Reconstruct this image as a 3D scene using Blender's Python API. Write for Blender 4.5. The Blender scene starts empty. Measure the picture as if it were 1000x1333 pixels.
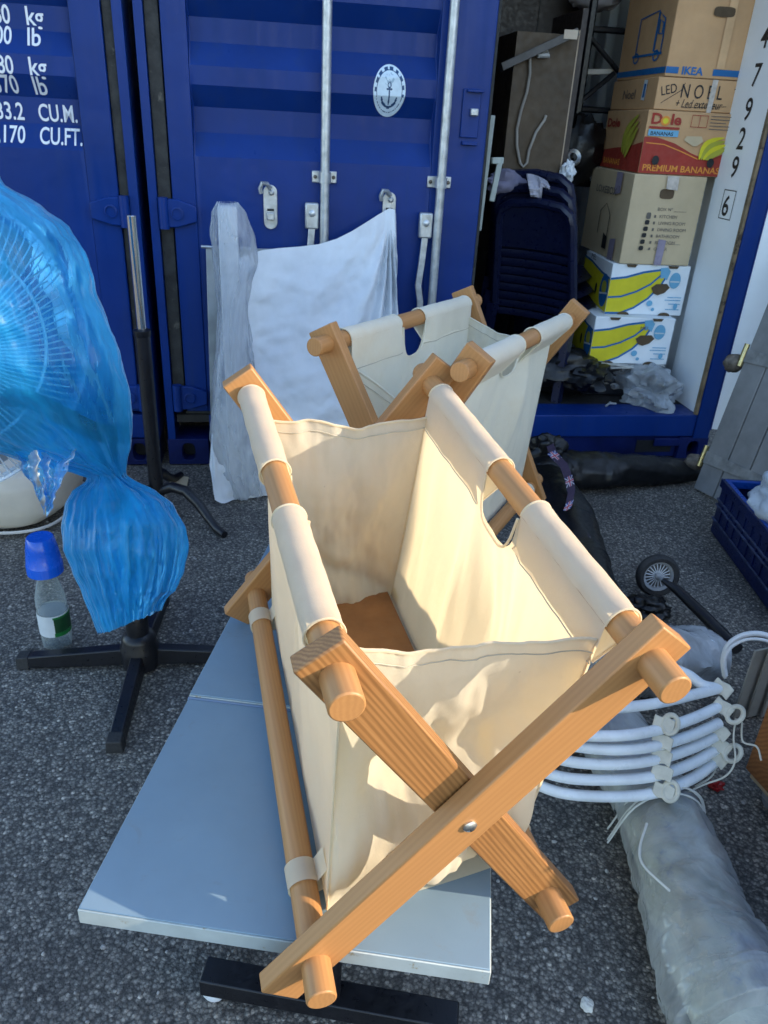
import bpy, bmesh, math, random
from mathutils import Vector, Matrix, Quaternion, noise
random.seed(7)
scene = bpy.context.scene
col = scene.collection
V = Vector
# ------------------------------------------------------------------ camera
F, CX, CY, H = 1001., 500., 666.5, 1.40
RX = V((0.99843443, 0.0559347, 0.0)); RY = V((0.02537326, -0.45291262, 0.89119378)); RZ = V((0.04984866, -0.88979856, -0.45362279))
CAM = V((0, 0, H))
def ray(px, py):
    d = V((px-CX, py-CY, F)); return V((RX.dot(d), RY.dot(d), RZ.dot(d)))
def G(px, py, z=0.):                       # point of the photograph measured on a level plane
    d = ray(px, py); return CAM + d*((z-H)/d.z)
def D(px, py, dep):                        # ... at a measured depth
    return CAM + ray(px, py)*(dep/F)
def ZV(px, py, P):                         # height above P seen at that pixel
    d = ray(px, py); return H + d.z*math.hypot(P.x, P.y)/math.hypot(d.x, d.y)
A0 = V((-.9095, 3.0989, 0)); EX = V((.98742, .15811, 0)); EY = V((-.15811, .98742, 0))
def LW(a, b, z): return A0 + EX*a + EY*b + V((0, 0, z))   # container frame -> world
def FP(px, py, b=0.):                      # -> (a,z) on the upright plane b of the container frame
    d = ray(px, py); t = ((A0-CAM).dot(EY)+b)/d.dot(EY); P = CAM+d*t
    return (P-A0).dot(EX), P.z
def FPw(px, py, b=0.):
    d = ray(px, py); t = ((A0-CAM).dot(EY)+b)/d.dot(EY); return CAM+d*t
cd = bpy.data.cameras.new('camera'); cam = bpy.data.objects.new('camera', cd); col.objects.link(cam)
Rm = Matrix(((RX.x, -RX.y, -RX.z), (RY.x, -RY.y, -RY.z), (RZ.x, -RZ.y, -RZ.z)))
cam.matrix_world = Matrix.Translation(CAM) @ Rm.to_4x4()
cd.sensor_fit = 'VERTICAL'; cd.sensor_height = 24.; cd.lens = 24.*F/1333.; cd.clip_start = .02; cd.clip_end = 2000
scene.camera = cam
cd.dof.use_dof = True; cd.dof.focus_distance = 1.05; cd.dof.aperture_fstop = 13

# ------------------------------------------------------------------ materials
def srgb(r, g, b):
    f = lambda c: (c/255/12.92) if c/255 <= .04045 else ((c/255+.055)/1.055)**2.4
    return (f(r), f(g), f(b))
class NT:
    def __init__(s, name):
        s.m = bpy.data.materials.new(name); s.m.use_nodes = True; s.t = s.m.node_tree; s.n = s.t.nodes; s.l = s.t.links
        s.n.clear(); s.out = s.n.new('ShaderNodeOutputMaterial')
    def add(s, typ, ins=None, **kw):
        n = s.n.new(typ)
        for k, v in kw.items(): setattr(n, k, v)
        for k, v in (ins or {}).items():
            if hasattr(v, 'is_output') or isinstance(v, bpy.types.NodeSocket): s.l.new(v, n.inputs[k])
            else: n.inputs[k].default_value = v
        return n
    def ramp(s, fac, stops):
        n = s.n.new('ShaderNodeValToRGB'); s.l.new(fac, n.inputs[0]); e = n.color_ramp.elements
        while len(e) < len(stops): e.new(.5)
        for x, (p, c) in zip(e, stops): x.position = p; x.color = (*c, 1) if len(c) == 3 else c
        return n.outputs[0]
    def mix(s, f, a, b, blend='MIX'):
        n = s.n.new('ShaderNodeMix'); n.data_type = 'RGBA'; n.blend_type = blend
        for i, v in ((0, f), (6, a), (7, b)):
            if isinstance(v, bpy.types.NodeSocket): s.l.new(v, n.inputs[i])
            else: n.inputs[i].default_value = v if i == 0 else ((*v, 1) if len(v) == 3 else v)
        return n.outputs[2]
    def coord(s, kind='Object', scale=(1, 1, 1)):
        c = s.n.new('ShaderNodeTexCoord'); m = s.n.new('ShaderNodeMapping'); m.inputs['Scale'].default_value = scale
        s.l.new(c.outputs[kind], m.inputs[0]); return m.outputs[0]
    def noise(s, vec, scale, detail=4, rough=.55, dist=0):
        n = s.n.new('ShaderNodeTexNoise'); s.l.new(vec, n.inputs['Vector']); n.inputs['Scale'].default_value = scale
        n.inputs['Detail'].default_value = detail; n.inputs['Roughness'].default_value = rough; n.inputs['Distortion'].default_value = dist
        return n.outputs[0]
    def bump(s, h, strength, dist=.002, normal=None):
        n = s.n.new('ShaderNodeBump'); n.inputs['Strength'].default_value = strength; n.inputs['Distance'].default_value = dist
        s.l.new(h, n.inputs['Height'])
        if normal: s.l.new(normal, n.inputs['Normal'])
        return n.outputs[0]
    def surf(s, sh): s.l.new(sh, s.out.inputs[0]); return s.m
def pbr(name, c, rough=.5, metal=0., var=.12, vs=9., bump=.0, bs=120., spots=None, rv=.12, coat=0., dist=.001, spec=.5):
    t = NT(name); v = t.coord()
    n1 = t.noise(v, vs, 5, .6); n2 = t.noise(v, vs*6, 3)
    dark = tuple(x*(1-var*1.6) for x in c); light = tuple(min(1, x*(1+var)) for x in c)
    cc = t.ramp(n1, [(.3, dark), (.72, light)])
    if spots:
        sc, th, scol = spots; ns = t.noise(v, sc, 6, .7)
        f = t.ramp(ns, [(th, (0, 0, 0)), (th+.06, (1, 1, 1))]); cc = t.mix(f, cc, scol)
    r = t.add('ShaderNodeMapRange', {0: n2, 1: .3, 2: .7, 3: max(.02, rough-rv), 4: min(1, rough+rv)})
    p = t.add('ShaderNodeBsdfPrincipled', {'Base Color': cc, 'Roughness': r.outputs[0], 'Metallic': metal, 'Coat Weight': coat, 'Specular IOR Level': spec})
    if bump: t.l.new(t.bump(t.noise(v, bs, 4), bump, dist), p.inputs['Normal'])
    return t.surf(p.outputs[0])
def wood(name, c1, c2, c3, scale=1., fg=.5):
    t = NT(name); v = t.coord('Object', (1.6*scale, 46*scale, 46*scale))
    oi = t.add('ShaderNodeObjectInfo'); ad = t.add('ShaderNodeVectorMath', {0: v}, operation='ADD')
    sc = t.add('ShaderNodeVectorMath', {0: oi.outputs['Random']}, operation='SCALE'); sc.inputs['Scale'].default_value = 37.
    t.l.new(sc.outputs[0], ad.inputs[1]); v = ad.outputs[0]
    w = t.add('ShaderNodeTexWave', {'Vector': v, 'Scale': 1.6, 'Distortion': 5.5, 'Detail': 3., 'Detail Scale': .55}, wave_type='BANDS', bands_direction='DIAGONAL')
    n = t.noise(v, 1.3, 5, .6); f = t.add('ShaderNodeMath', {0: w.outputs[1], 1: n}, operation='MULTIPLY')
    cc = t.ramp(f.outputs[0], [(.05, c1), (.35, c2), (.8, c3)])
    fine = t.noise(t.coord('Object', (9*scale, 330*scale, 330*scale)), 1., 3)
    cc = t.mix(t.ramp(fine, [(.35, (fg,)*3), (.62, (0, 0, 0))]), cc, tuple(x*.72 for x in c1))
    p = t.add('ShaderNodeBsdfPrincipled', {'Base Color': cc, 'Roughness': .48})
    t.l.new(t.bump(fine, .12, .0006), p.inputs['Normal'])
    return t.surf(p.outputs[0])
def fabric(name, c, trans, tw=.35, weave=900., stain=True):
    t = NT(name); v = t.coord()
    cc = t.ramp(t.noise(v, 7, 5, .65), [(.3, tuple(x*.86 for x in c)), (.7, c)])
    if stain:
        f = t.ramp(t.noise(v, 3.6, 6, .72), [(.52, (0, 0, 0)), (.78, (.55,)*3)]); cc = t.mix(f, cc, tuple(x*y for x, y in zip(c, (.82, .68, .5))))
        sp = t.ramp(t.noise(v, 46, 2, .5), [(.80, (0, 0, 0)), (.83, (.7,)*3)]); cc = t.mix(sp, cc, (.16, .11, .06))
    d = t.add('ShaderNodeBsdfPrincipled', {'Base Color': cc, 'Roughness': .9, 'Sheen Weight': .15, 'Specular IOR Level': .15})
    wv = t.noise(t.coord('Object', (1, 1, 1)), weave, 2); wr = t.noise(v, 26, 4, .6)
    b = t.bump(wr, .22, .005); b = t.bump(wv, .25, .0008, b); t.l.new(b, d.inputs['Normal'])
    tr = t.add('ShaderNodeBsdfTranslucent', {'Color': (*trans, 1)}); t.l.new(b, tr.inputs['Normal'])
    m = t.add('ShaderNodeMixShader', {0: tw, 1: d.outputs[0], 2: tr.outputs[0]})
    return t.surf(m.outputs[0])
def film(name, c, clear=.5, rough=.22, scale=9., stretch=(1, 1, .35), tcol=None, white=.0, bump=.6, crease=.5, gior=1.42):
    t = NT(name); v = t.coord('Object', stretch)
    n = t.noise(v, scale*.7, 5, .6, .8)
    rg = t.add('ShaderNodeTexNoise', {'Vector': v, 'Scale': scale, 'Detail': 5., 'Roughness': .55, 'Distortion': .7}, noise_type='RIDGED_MULTIFRACTAL')
    st = t.ramp(rg.outputs[0], [(.45, (0, 0, 0)), (.95, (1, 1, 1))])
    cc = t.ramp(n, [(.3, tuple(x*.72 for x in c)), (.65, c)])
    cc = t.mix(st, cc, tuple(min(1, x*1.1+white) for x in c))
    p = t.add('ShaderNodeBsdfPrincipled', {'Base Color': cc, 'Roughness': .6, 'Specular IOR Level': .2})
    b = t.bump(rg.outputs[0], bump, .010); b = t.bump(n, .5, .03, b); t.l.new(b, p.inputs['Normal'])
    tl = t.add('ShaderNodeBsdfTranslucent', {'Color': cc}); t.l.new(b, tl.inputs['Normal'])
    s1 = t.add('ShaderNodeMixShader', {0: .4, 1: p.outputs[0], 2: tl.outputs[0]})
    tp = t.add('ShaderNodeBsdfTransparent', {'Color': (*(tcol or c), 1)})
    lo, hi = max(0, clear-.42), min(1, clear+.2)
    fr = t.ramp(n, [(.32, (hi,)*3), (.68, (lo,)*3)])
    fr = t.mix(crease, fr, t.mix(st, (hi, hi, hi), (0., 0., 0.)), 'MULTIPLY')
    lw = t.add('ShaderNodeLayerWeight', {0: .25}); inv = t.add('ShaderNodeMath', {0: 1., 1: lw.outputs['Facing']}, operation='SUBTRACT')
    mu = t.add('ShaderNodeMath', {0: fr, 1: inv.outputs[0]}, operation='MULTIPLY')
    m = t.add('ShaderNodeMixShader', {0: mu.outputs[0], 1: s1.outputs[0], 2: tp.outputs[0]})
    gl = t.add('ShaderNodeBsdfGlossy', {'Color': (.95, .97, 1, 1), 'Roughness': rough}); t.l.new(b, gl.inputs['Normal'])
    fz = t.add('ShaderNodeFresnel', {'IOR': gior}); t.l.new(b, fz.inputs['Normal'])
    m = t.add('ShaderNodeMixShader', {0: fz.outputs[0], 1: m.outputs[0], 2: gl.outputs[0]})
    return t.surf(m.outputs[0])

def asphalt():
    t = NT('asphalt'); v = t.coord()
    vo = t.add('ShaderNodeTexVoronoi', {'Vector': v, 'Scale': 128., 'Randomness': 1.}, feature='F1')
    vo2 = t.add('ShaderNodeTexVoronoi', {'Vector': v, 'Scale': 310.}, feature='F1')
    hs = t.add('ShaderNodeSeparateColor', {0: vo.outputs['Color']}); hs2 = t.add('ShaderNodeSeparateColor', {0: vo2.outputs['Color']})
    stone = t.ramp(hs.outputs[0], [(0, (.12, .12, .122)), (.45, (.20, .20, .198)), (.8, (.28, .278, .27)), (.97, (.40, .39, .37)), (1, (.62, .6, .56))])
    gap = t.ramp(vo.outputs['Distance'], [(.32, (1, 1, 1)), (.66, (.40, .40, .41))])
    cc = t.mix(1., stone, gap, 'MULTIPLY')
    fine = t.ramp(hs2.outputs[0], [(0, (.45,)*3), (1, (1.25,)*3)]); cc = t.mix(.75, cc, fine, 'MULTIPLY')
    big = t.ramp(t.noise(v, 1.7, 6, .65), [(.3, (.55, .55, .57)), (.7, (1.28, 1.25, 1.2))]); cc = t.mix(1., cc, big, 'MULTIPLY'); cc = t.mix(1., cc, (1.06, 1., .90), 'MULTIPLY')
    oil = t.ramp(t.noise(v, .9, 4, .6, .6), [(.62, (0, 0, 0)), (.75, (.4,)*3)]); cc = t.mix(oil, cc, (.04, .04, .042))
    p = t.add('ShaderNodeBsdfPrincipled', {'Base Color': cc, 'Roughness': .78})
    h = t.ramp(vo.outputs['Distance'], [(.0, (1, 1, 1)), (.6, (0, 0, 0))]); hh = t.add('ShaderNodeMath', {0: h, 1: hs.outputs[1]}, operation='MULTIPLY')
    b = t.bump(hh.outputs[0], .75, .005); b = t.bump(vo2.outputs['Distance'], .4, .002, b)
    t.l.new(b, p.inputs['Normal']); return t.surf(p.outputs[0])
def glassy(name, c, tr=.8):
    t = NT(name)
    p = t.add('ShaderNodeBsdfPrincipled', {'Base Color': (*c, 1), 'Roughness': .08, 'Specular IOR Level': .7}); tp = t.add('ShaderNodeBsdfTransparent', {'Color': (.93, .96, .95, 1)})
    lw = t.add('ShaderNodeLayerWeight', {0: .4}); r = t.ramp(lw.outputs['Facing'], [(0, (tr,)*3), (1, (.15,)*3)])
    m = t.add('ShaderNodeMixShader', {0: r, 1: p.outputs[0], 2: tp.outputs[0]}); return t.surf(m.outputs[0])

def container_paint(name, c):
    t = NT(name); v = t.coord()
    n1 = t.noise(v, 2.2, 5, .6); stv = t.coord('Object', (9, 9, .35)); n2 = t.noise(stv, 2.4, 5, .65); n3 = t.noise(v, 46, 5, .7); n4 = t.noise(t.coord('Object', (1.2, 1, 14)), 9., 5, .75)
    cc = t.ramp(n1, [(.28, tuple(x*.78 for x in c)), (.72, tuple(x*1.15 for x in c))])
    cc = t.mix(t.ramp(n2, [(.52, (0, 0, 0)), (.74, (.42,)*3)]), cc, (.016, .040, .13))
    cc = t.mix(t.ramp(n4, [(.66, (0, 0, 0)), (.70, (.5,)*3)]), cc, (.03, .055, .21))
    sp = t.ramp(n3, [(.715, (0, 0, 0)), (.735, (.85,)*3)]); cc = t.mix(sp, cc, (.075, .055, .05))
    r = t.ramp(n2, [(.3, (.26,)*3), (.75, (.52,)*3)])
    p = t.add('ShaderNodeBsdfPrincipled', {'Base Color': cc, 'Roughness': r, 'Specular IOR Level': .24})
    b = t.bump(t.noise(v, 5., 3), .35, .012); b = t.bump(n3, .12, .002, b); t.l.new(b, p.inputs['Normal'])
    return t.surf(p.outputs[0])
BLUE = container_paint('blue_paint', (.0035, .031, .185))
BLUED = pbr('worn_blue_paint', (.004, .013, .095), .45, 0, .3, 5., .2, 80, spots=(22, .66, (.05, .05, .055)), spec=.3)
WHITEP = pbr('white_paint', (.86, .89, .90), .4, 0, .06, 2., .08, 40, spots=(7, .7, (.45, .42, .36)))
GALV = pbr('galvanised_steel', (.55, .57, .58), .42, .75, .18, 30, .1, 200)
CHROME = pbr('chrome', (.75, .74, .7), .12, 1., .05, 20, rv=.05)
GASK = pbr('door_gasket', (.03, .03, .028), .7, 0, .4, 20, .3, 90, spots=(14, .62, (.11, .10, .08)))
BLACKM = pbr('black_metal', (.008, .008, .011), .38, 0, .3, 20, .1, 200)
BLACKF = pbr('black_cloth', (.0035, .0035, .0045), .42, 0, .3, 14, .3, 40, dist=.004)
NAVY = pbr('navy_plastic', (.005, .008, .034), .36, 0, .15, 10)
DARKP = pbr('black_plastic', (.006, .007, .012), .4, 0, .2, 10)
WOODL = wood('oiled_beech', (.405, .192, .064), (.43, .207, .070), (.452, .222, .077), 1., .14)
WOODG = wood('stained_beech', (.26, .115, .034), (.37, .172, .054), (.43, .212, .072), 1.3, .28)
CANVAS = fabric('cream_canvas', (.84, .77, .61), (.95, .80, .52), .50)
CANVASW = fabric('pale_canvas', (.90, .86, .71), (.85, .78, .58), .3)
SHEETM = fabric('white_sheet', (.84, .87, .90), (.7, .72, .75), .12, 500, False)
def worn_top(name, c):
    t = NT(name); v = t.coord()
    n1 = t.noise(v, 3.5, 5, .6); cc = t.ramp(n1, [(.3, tuple(x*.9 for x in c)), (.7, tuple(x*1.08 for x in c))])
    sm_ = t.noise(v, 11., 6, .75, .8); cc = t.mix(t.ramp(sm_, [(.60, (0, 0, 0)), (.74, (.5,)*3)]), cc, (.20, .20, .17))
    sp = t.noise(v, 70., 3, .6); cc = t.mix(t.ramp(sp, [(.745, (0, 0, 0)), (.76, (.7,)*3)]), cc, (.06, .06, .05))
    sc = t.add('ShaderNodeTexNoise', {'Vector': t.coord('Object', (30, 2.5, 1)), 'Scale': 4., 'Detail': 3., 'Distortion': 1.2}, noise_type='RIDGED_MULTIFRACTAL'); scr = t.ramp(sc.outputs[0], [(.86, (0, 0, 0)), (1., (.35,)*3)]); cc = t.mix(scr, cc, (.34, .40, .45))
    r = t.ramp(sm_, [(.35, (.34,)*3), (.7, (.62,)*3)])
    p = t.add('ShaderNodeBsdfPrincipled', {'Base Color': cc, 'Roughness': r}); t.l.new(t.bump(t.noise(v, 260., 2), .06, .001), p.inputs['Normal'])
    return t.surf(p.outputs[0])
TABLEM = worn_top('table_laminate', (.195, .285, .36))
TABLEE = pbr('table_edge', (.42, .47, .46), .5, 0, .12, 12, .1, 200, spots=(26, .60, (.30, .25, .15)))
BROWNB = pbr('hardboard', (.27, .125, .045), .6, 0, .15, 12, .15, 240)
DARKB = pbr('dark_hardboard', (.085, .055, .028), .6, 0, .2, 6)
CARD = pbr('cardboard', (.60, .35, .17), .8, 0, .08, 6, .08, 150)
CARD2 = pbr('kraft_cardboard', (.58, .45, .28), .8, 0, .07, 6, .08, 150)
CARDW = pbr('white_cardboard', (.84, .87, .89), .6, 0, .05, 6)
CARDIN = pbr('cardboard_inside', (.10, .065, .035), .9)
RED = pbr('red_print', (.36, .035, .02), .7, 0, .1)
ORANGE = pbr('orange_print', (.75, .28, .04), .7, 0, .05)
YELLOW = pbr('yellow_print', (.70, .60, .015), .6, 0, .08)
YELLOWD = pbr('dull_yellow_print', (.42, .40, .04), .7, 0, .1)
BLUEP = pbr('blue_print', (.008, .13, .36), .6, 0, .1)
BLUEL = pbr('light_blue_print', (.16, .42, .62), .6, 0, .1)
INK = pbr('black_ink', (.012, .012, .013), .6)
GREYINK = pbr('faded_ink', (.14, .12, .10), .7)
VIOLET = pbr('violet_tape', (.27, .23, .30), .35, 0, .2)
TAPE = pbr('clear_tape', (.6, .52, .45), .2, 0, .2, 30)
LETTER = pbr('white_lettering', (.72, .76, .80), .5, 0, .04)
PAPER = pbr('newsprint', (.55, .53, .49), .85, 0, .15, 25, spots=(35, .56, (.2, .19, .18)))
BLUEBAG = film('blue_plastic_film', (.02, .50, 1.0), .74, .34, 5., (1, 1, .35), (.40, .78, 1.0), .12, .4, .55, 1.28)
CLEARF = film('clear_plastic_film', (.80, .84, .88), .60, .15, 9., (1, 1, .8), (.93, .95, .96), .2, .8, .6)
MILKF = film('milky_plastic_film', (.74, .78, .82), .76, .3, 7., (1, 1, .3), (.95, .96, .98), .2, .4, .6, 1.25)
WRAPF = film('wrap_film', (.82, .84, .83), .88, .07, 6., (1, 1, 1), (.95, .96, .95), .2, 1., .8)
WHITEPL = pbr('white_plastic', (.74, .77, .80), .35, 0, .04)
CREAMPL = pbr('yellowed_plastic', (.55, .54, .47), .5, 0, .12, 40, .15, 200)
CREAMV = pbr('cream_vinyl', (.62, .56, .46), .55, 0, .08, 6)
BOLTM = pbr('zinc_bolt', (.75, .72, .66), .3, 1., .06)
BLUECUP = pbr('blue_cup_plastic', (.006, .11, .62), .25, 0, .06)
BOTTLEM = glassy('clear_bottle', (.45, .5, .5), .93)
GREENL = pbr('green_label', (.01, .16, .035), .45, 0, .2, 40)
WHITEL = pbr('white_label', (.66, .7, .72), .45)
RUBBER = pbr('tyre_rubber', (.025, .025, .026), .7, 0, .2, 30)
GREYPL = pbr('grey_plastic', (.34, .35, .36), .45, 0, .1)
GREYW = pbr('weathered_grey_wood', (.25, .245, .235), .75, 0, .2, 5, .35, 90, spots=(17, .69, (.12, .085, .05)))
RUST = pbr('rusty_iron', (.17, .14, .11), .6, .4, .4, 30, .3, 120)
BRASS = pbr('brass', (.55, .45, .22), .35, 1., .1)
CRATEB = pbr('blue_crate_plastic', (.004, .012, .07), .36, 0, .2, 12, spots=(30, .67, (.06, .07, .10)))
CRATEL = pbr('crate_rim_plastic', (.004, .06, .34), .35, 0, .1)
ROLLM = pbr('bundle_cloth', (.50, .51, .44), .8, 0, .2, 3., .4, 30, spots=(3.3, .52, (.14, .20, .34)), dist=.01)
DARKBLUEG = pbr('dark_wrapped_cloth', (.045, .06, .085), .35, 0, .4, 8., .5, 25, dist=.01)
FLOORM = pbr('container_floor', (.022, .019, .017), .7, 0, .3, 6, .2, 60)
PINK = pbr('flag_red', (.45, .06, .08), .7); FLAGB = pbr('flag_blue', (.03, .05, .22), .7); FLAGW = pbr('flag_white', (.6, .56, .6), .7)
GREENP = pbr('pale_green_wood', (.42, .46, .42), .6)
SCRAPR = pbr('red_plastic', (.3, .01, .012), .4)
STONEM = pbr('white_stone', (.62, .6, .54), .8, 0, .1, 40, .4, 80)
WIREM = pbr('white_wire', (.72, .77, .82), .35)

# ------------------------------------------------------------------ mesh builder
class MB:
    def __init__(s): s.v = []; s.f = []; s.mi = []
    def quad(s, ids, m=0): s.f.append(tuple(ids)); s.mi.append(m)
    def face(s, pts, m=0):
        b = len(s.v); s.v += [V(p) for p in pts]; s.quad(range(b, b+len(pts)), m); return s
    def box(s, lo, hi, m=0, M=None):
        b = len(s.v); (x0, y0, z0), (x1, y1, z1) = lo, hi
        p = [V(q) for q in ((x0,y0,z0),(x1,y0,z0),(x1,y1,z0),(x0,y1,z0),(x0,y0,z1),(x1,y0,z1),(x1,y1,z1),(x0,y1,z1))]
        s.v += [M @ q for q in p] if M else p
        for f in ((0,3,2,1),(4,5,6,7),(0,1,5,4),(1,2,6,5),(2,3,7,6),(3,0,4,7)): s.quad([b+i for i in f], m)
        return s
    def hexa(s, P8, m=0):
        b = len(s.v); s.v += [V(p) for p in P8]
        for f in ((0,3,2,1),(4,5,6,7),(0,1,5,4),(1,2,6,5),(2,3,7,6),(3,0,4,7)): s.quad([b+i for i in f], m)
        return s
    def loops(s, L, closed=True, caps=True, m=0):
        b = len(s.v); n = len(L[0])
        for l in L: s.v += [V(p) for p in l]
        for i in range(len(L)-1):
            for j in range(n if closed else n-1):
                k = (j+1) % n; s.quad((b+i*n+j, b+i*n+k, b+(i+1)*n+k, b+(i+1)*n+j), m)
        if caps and closed: s.quad([b+j for j in range(n)][::-1], m); s.quad([b+(len(L)-1)*n+j for j in range(n)], m)
        return s
    def tube(s, P, r, seg=10, closed=False, caps=True, m=0):
        P = [V(p) for p in P]; n = len(P); rr = r if isinstance(r, (list, tuple)) else [r]*n
        T = [(P[(i+1) % n]-P[i-1] if closed else P[min(i+1, n-1)]-P[max(i-1, 0)]).normalized() for i in range(n)]
        up = V((0, 0, 1)) if abs(T[0].z) < .9 else V((1, 0, 0)); N = (up - T[0]*up.dot(T[0])).normalized(); L = []
        for i in range(n):
            if i: N = (T[i-1].rotation_difference(T[i]) @ N); N = (N - T[i]*N.dot(T[i])).normalized()
            B = T[i].cross(N); L.append([P[i] + (N*math.cos(2*math.pi*k/seg) + B*math.sin(2*math.pi*k/seg))*rr[i] for k in range(seg)])
        if closed: L.append(L[0]); caps = False
        return s.loops(L, True, caps, m)
    def lathe(s, prof, O, axis=V((0, 0, 1)), seg=32, m=0, caps=True):
        axis = V(axis).normalized(); x = axis.orthogonal().normalized(); y = axis.cross(x); O = V(O)
        return s.loops([[O + axis*h + (x*math.cos(2*math.pi*k/seg)+y*math.sin(2*math.pi*k/seg))*r for k in range(seg)] for r, h in prof], True, caps, m)
    def grid(s, fn, nu, nv, m=0, skip=None):
        b = len(s.v)
        for i in range(nu+1):
            for j in range(nv+1): s.v.append(V(fn(i/nu, j/nv)))
        for i in range(nu):
            for j in range(nv):
                if skip and skip((i+.5)/nu, (j+.5)/nv): continue
                a = b+i*(nv+1)+j; s.quad((a, a+nv+1, a+nv+2, a+1), m)
        return s
    def blob(s, c, rad, nu=28, nv=16, amp=.15, fr=3., seed=0, m=0, flat=None, power=1.):
        c = V(c)
        def fn(u, w):
            th = 2*math.pi*u; ph = math.pi*(w-.5)
            e = lambda x: math.copysign(abs(x)**power, x)
            d = V((e(math.cos(ph))*e(math.cos(th)), e(math.cos(ph))*e(math.sin(th)), e(math.sin(ph))))
            q = d*(1 + amp*noise.fractal(d*fr+V((seed*7.1, seed*3.3, 0)), 1., 2., 4))
            p = c + V((q.x*rad[0], q.y*rad[1], q.z*rad[2]))
            if flat is not None and p.z < flat: p.z = flat
            return p
        return s.grid(fn, nu, nv, m)
    def build(s, name, mats, parent=None, M=None, smooth=40, bevel=0., weld=False, sub=0):
        me = bpy.data.meshes.new(name); me.from_pydata([tuple(v) for v in s.v], [], s.f)
        if not isinstance(mats, (list, tuple)): mats = [mats]
        for x in mats: me.materials.append(x)
        for p, k in zip(me.polygons, s.mi): p.material_index = k
        if weld or smooth:
            bm = bmesh.new(); bm.from_mesh(me)
            if weld: bmesh.ops.remove_doubles(bm, verts=bm.verts, dist=1e-5)
            bmesh.ops.recalc_face_normals(bm, faces=bm.faces); bm.to_mesh(me); bm.free()
        if smooth:
            for p in me.polygons: p.use_smooth = True
            me.set_sharp_from_angle(angle=math.radians(smooth))
        o = bpy.data.objects.new(name, me); col.objects.link(o)
        if parent: o.parent = parent
        if M is not None: o.matrix_basis = M
        if bevel:
            b = o.modifiers.new('bevel', 'BEVEL'); b.width = bevel; b.segments = 2; b.limit_method = 'ANGLE'; b.angle_limit = math.radians(35)
        return o
def tag(o, label=None, cat=None, group=None, kind=None):
    if label: o['label'] = label
    if cat: o['category'] = cat
    if group: o['group'] = group
    if kind: o['kind'] = kind
    return o
def thing(name, label, cat, loc=(0, 0, 0), group=None, M=None):
    o = bpy.data.objects.new(name, None); col.objects.link(o); o.empty_display_size = .05
    if M is not None: o.matrix_world = M
    else: o.location = loc
    return tag(o, label, cat, group)
class MW(MB):                              # builder in world coordinates, re-based on its thing
    def build(s, name, mats, parent=None, **k):
        root = parent
        while root is not None and root.parent is not None: root = root.parent
        if root is not None:
            inv = Matrix.LocRotScale(root.location, root.rotation_euler, None).inverted() if root.rotation_mode == 'XYZ' else root.matrix_basis.inverted()
            s.v = [inv @ v for v in s.v]
        return MB.build(s, name, mats, parent, **k)
def axial(name, P, Q, y, half_y, half_z, m, root, bevel=.003, ext=0.):     # a straight bar whose own X axis runs along it
    P = V(P); Q = V(Q); x = (Q-P).normalized(); y = (V(y)-x*V(y).dot(x)).normalized(); z = x.cross(y); L = (Q-P).length/2+ext
    c = (P+Q)/2 - root.location
    M = Matrix(((x.x, y.x, z.x, c.x), (x.y, y.y, z.y, c.y), (x.z, y.z, z.z, c.z), (0, 0, 0, 1)))
    return MB().box((-L, -half_y, -half_z), (L, half_y, half_z)).build(name, m, root, M=M, smooth=30, bevel=bevel)
def rod(name, P, Q, r, m, root, bevel=.002, seg=28):
    P = V(P); Q = V(Q); x = (Q-P).normalized(); y = x.orthogonal().normalized(); z = x.cross(y); L = (Q-P).length/2; c = (P+Q)/2-root.location
    M = Matrix(((x.x, y.x, z.x, c.x), (x.y, y.y, z.y, c.y), (x.z, y.z, z.z, c.z), (0, 0, 0, 1)))
    return MB().tube([(-L, 0, 0), (-L*.5, 0, 0), (L*.5, 0, 0), (L, 0, 0)], r, seg).build(name, m, root, M=M, smooth=40, bevel=bevel)
def text(name, s, size, m, parent, O, xd, yd, align='LEFT', sx=1., bold=0., proj=None, shear=0., spacing=1.):
    c = bpy.data.curves.new(name, 'FONT'); c.body = s; c.size = size; c.align_x = align; c.align_y = 'BOTTOM_BASELINE'; c.offset = bold*size; c.shear = shear; c.space_character = spacing
    c.resolution_u = 4
    o = bpy.data.objects.new('tmp_text', c); col.objects.link(o)
    dg = bpy.context.evaluated_depsgraph_get(); me = bpy.data.meshes.new_from_object(o.evaluated_get(dg)); bpy.data.objects.remove(o); bpy.data.curves.remove(c)
    me.materials.clear(); me.materials.append(m); me.name = name
    O = V(O); xd = V(xd).normalized(); yd = V(yd).normalized()
    if proj:
        bm = bmesh.new(); bm.from_mesh(me); bmesh.ops.triangulate(bm, faces=bm.faces); bm.to_mesh(me); bm.free()
    for v in me.vertices:
        p = O + xd*(v.co.x*sx) + yd*v.co.y
        v.co = proj(p) if proj else p
    t = bpy.data.objects.new(name, me); col.objects.link(t)
    if parent: t.parent = parent
    return t
def N(x, y=0., z=0.): return noise.noise(V((x, y, z)))
def fbm(x, y=0., z=0., o=4): return noise.fractal(V((x, y, z)), 1., 2., o)
def sm(a, b, x):
    t = max(0, min(1, (x-a)/(b-a))); return t*t*(3-2*t)
def interp(tab, x):
    if x <= tab[0][0]: return tab[0][1:]
    for p, q in zip(tab, tab[1:]):
        if x <= q[0]:
            t = (x-p[0])/(q[0]-p[0]); t = t*t*(3-2*t)*.5+t*.5
            return tuple(a+(b-a)*t for a, b in zip(p[1:], q[1:]))
    return tab[-1][1:]

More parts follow.
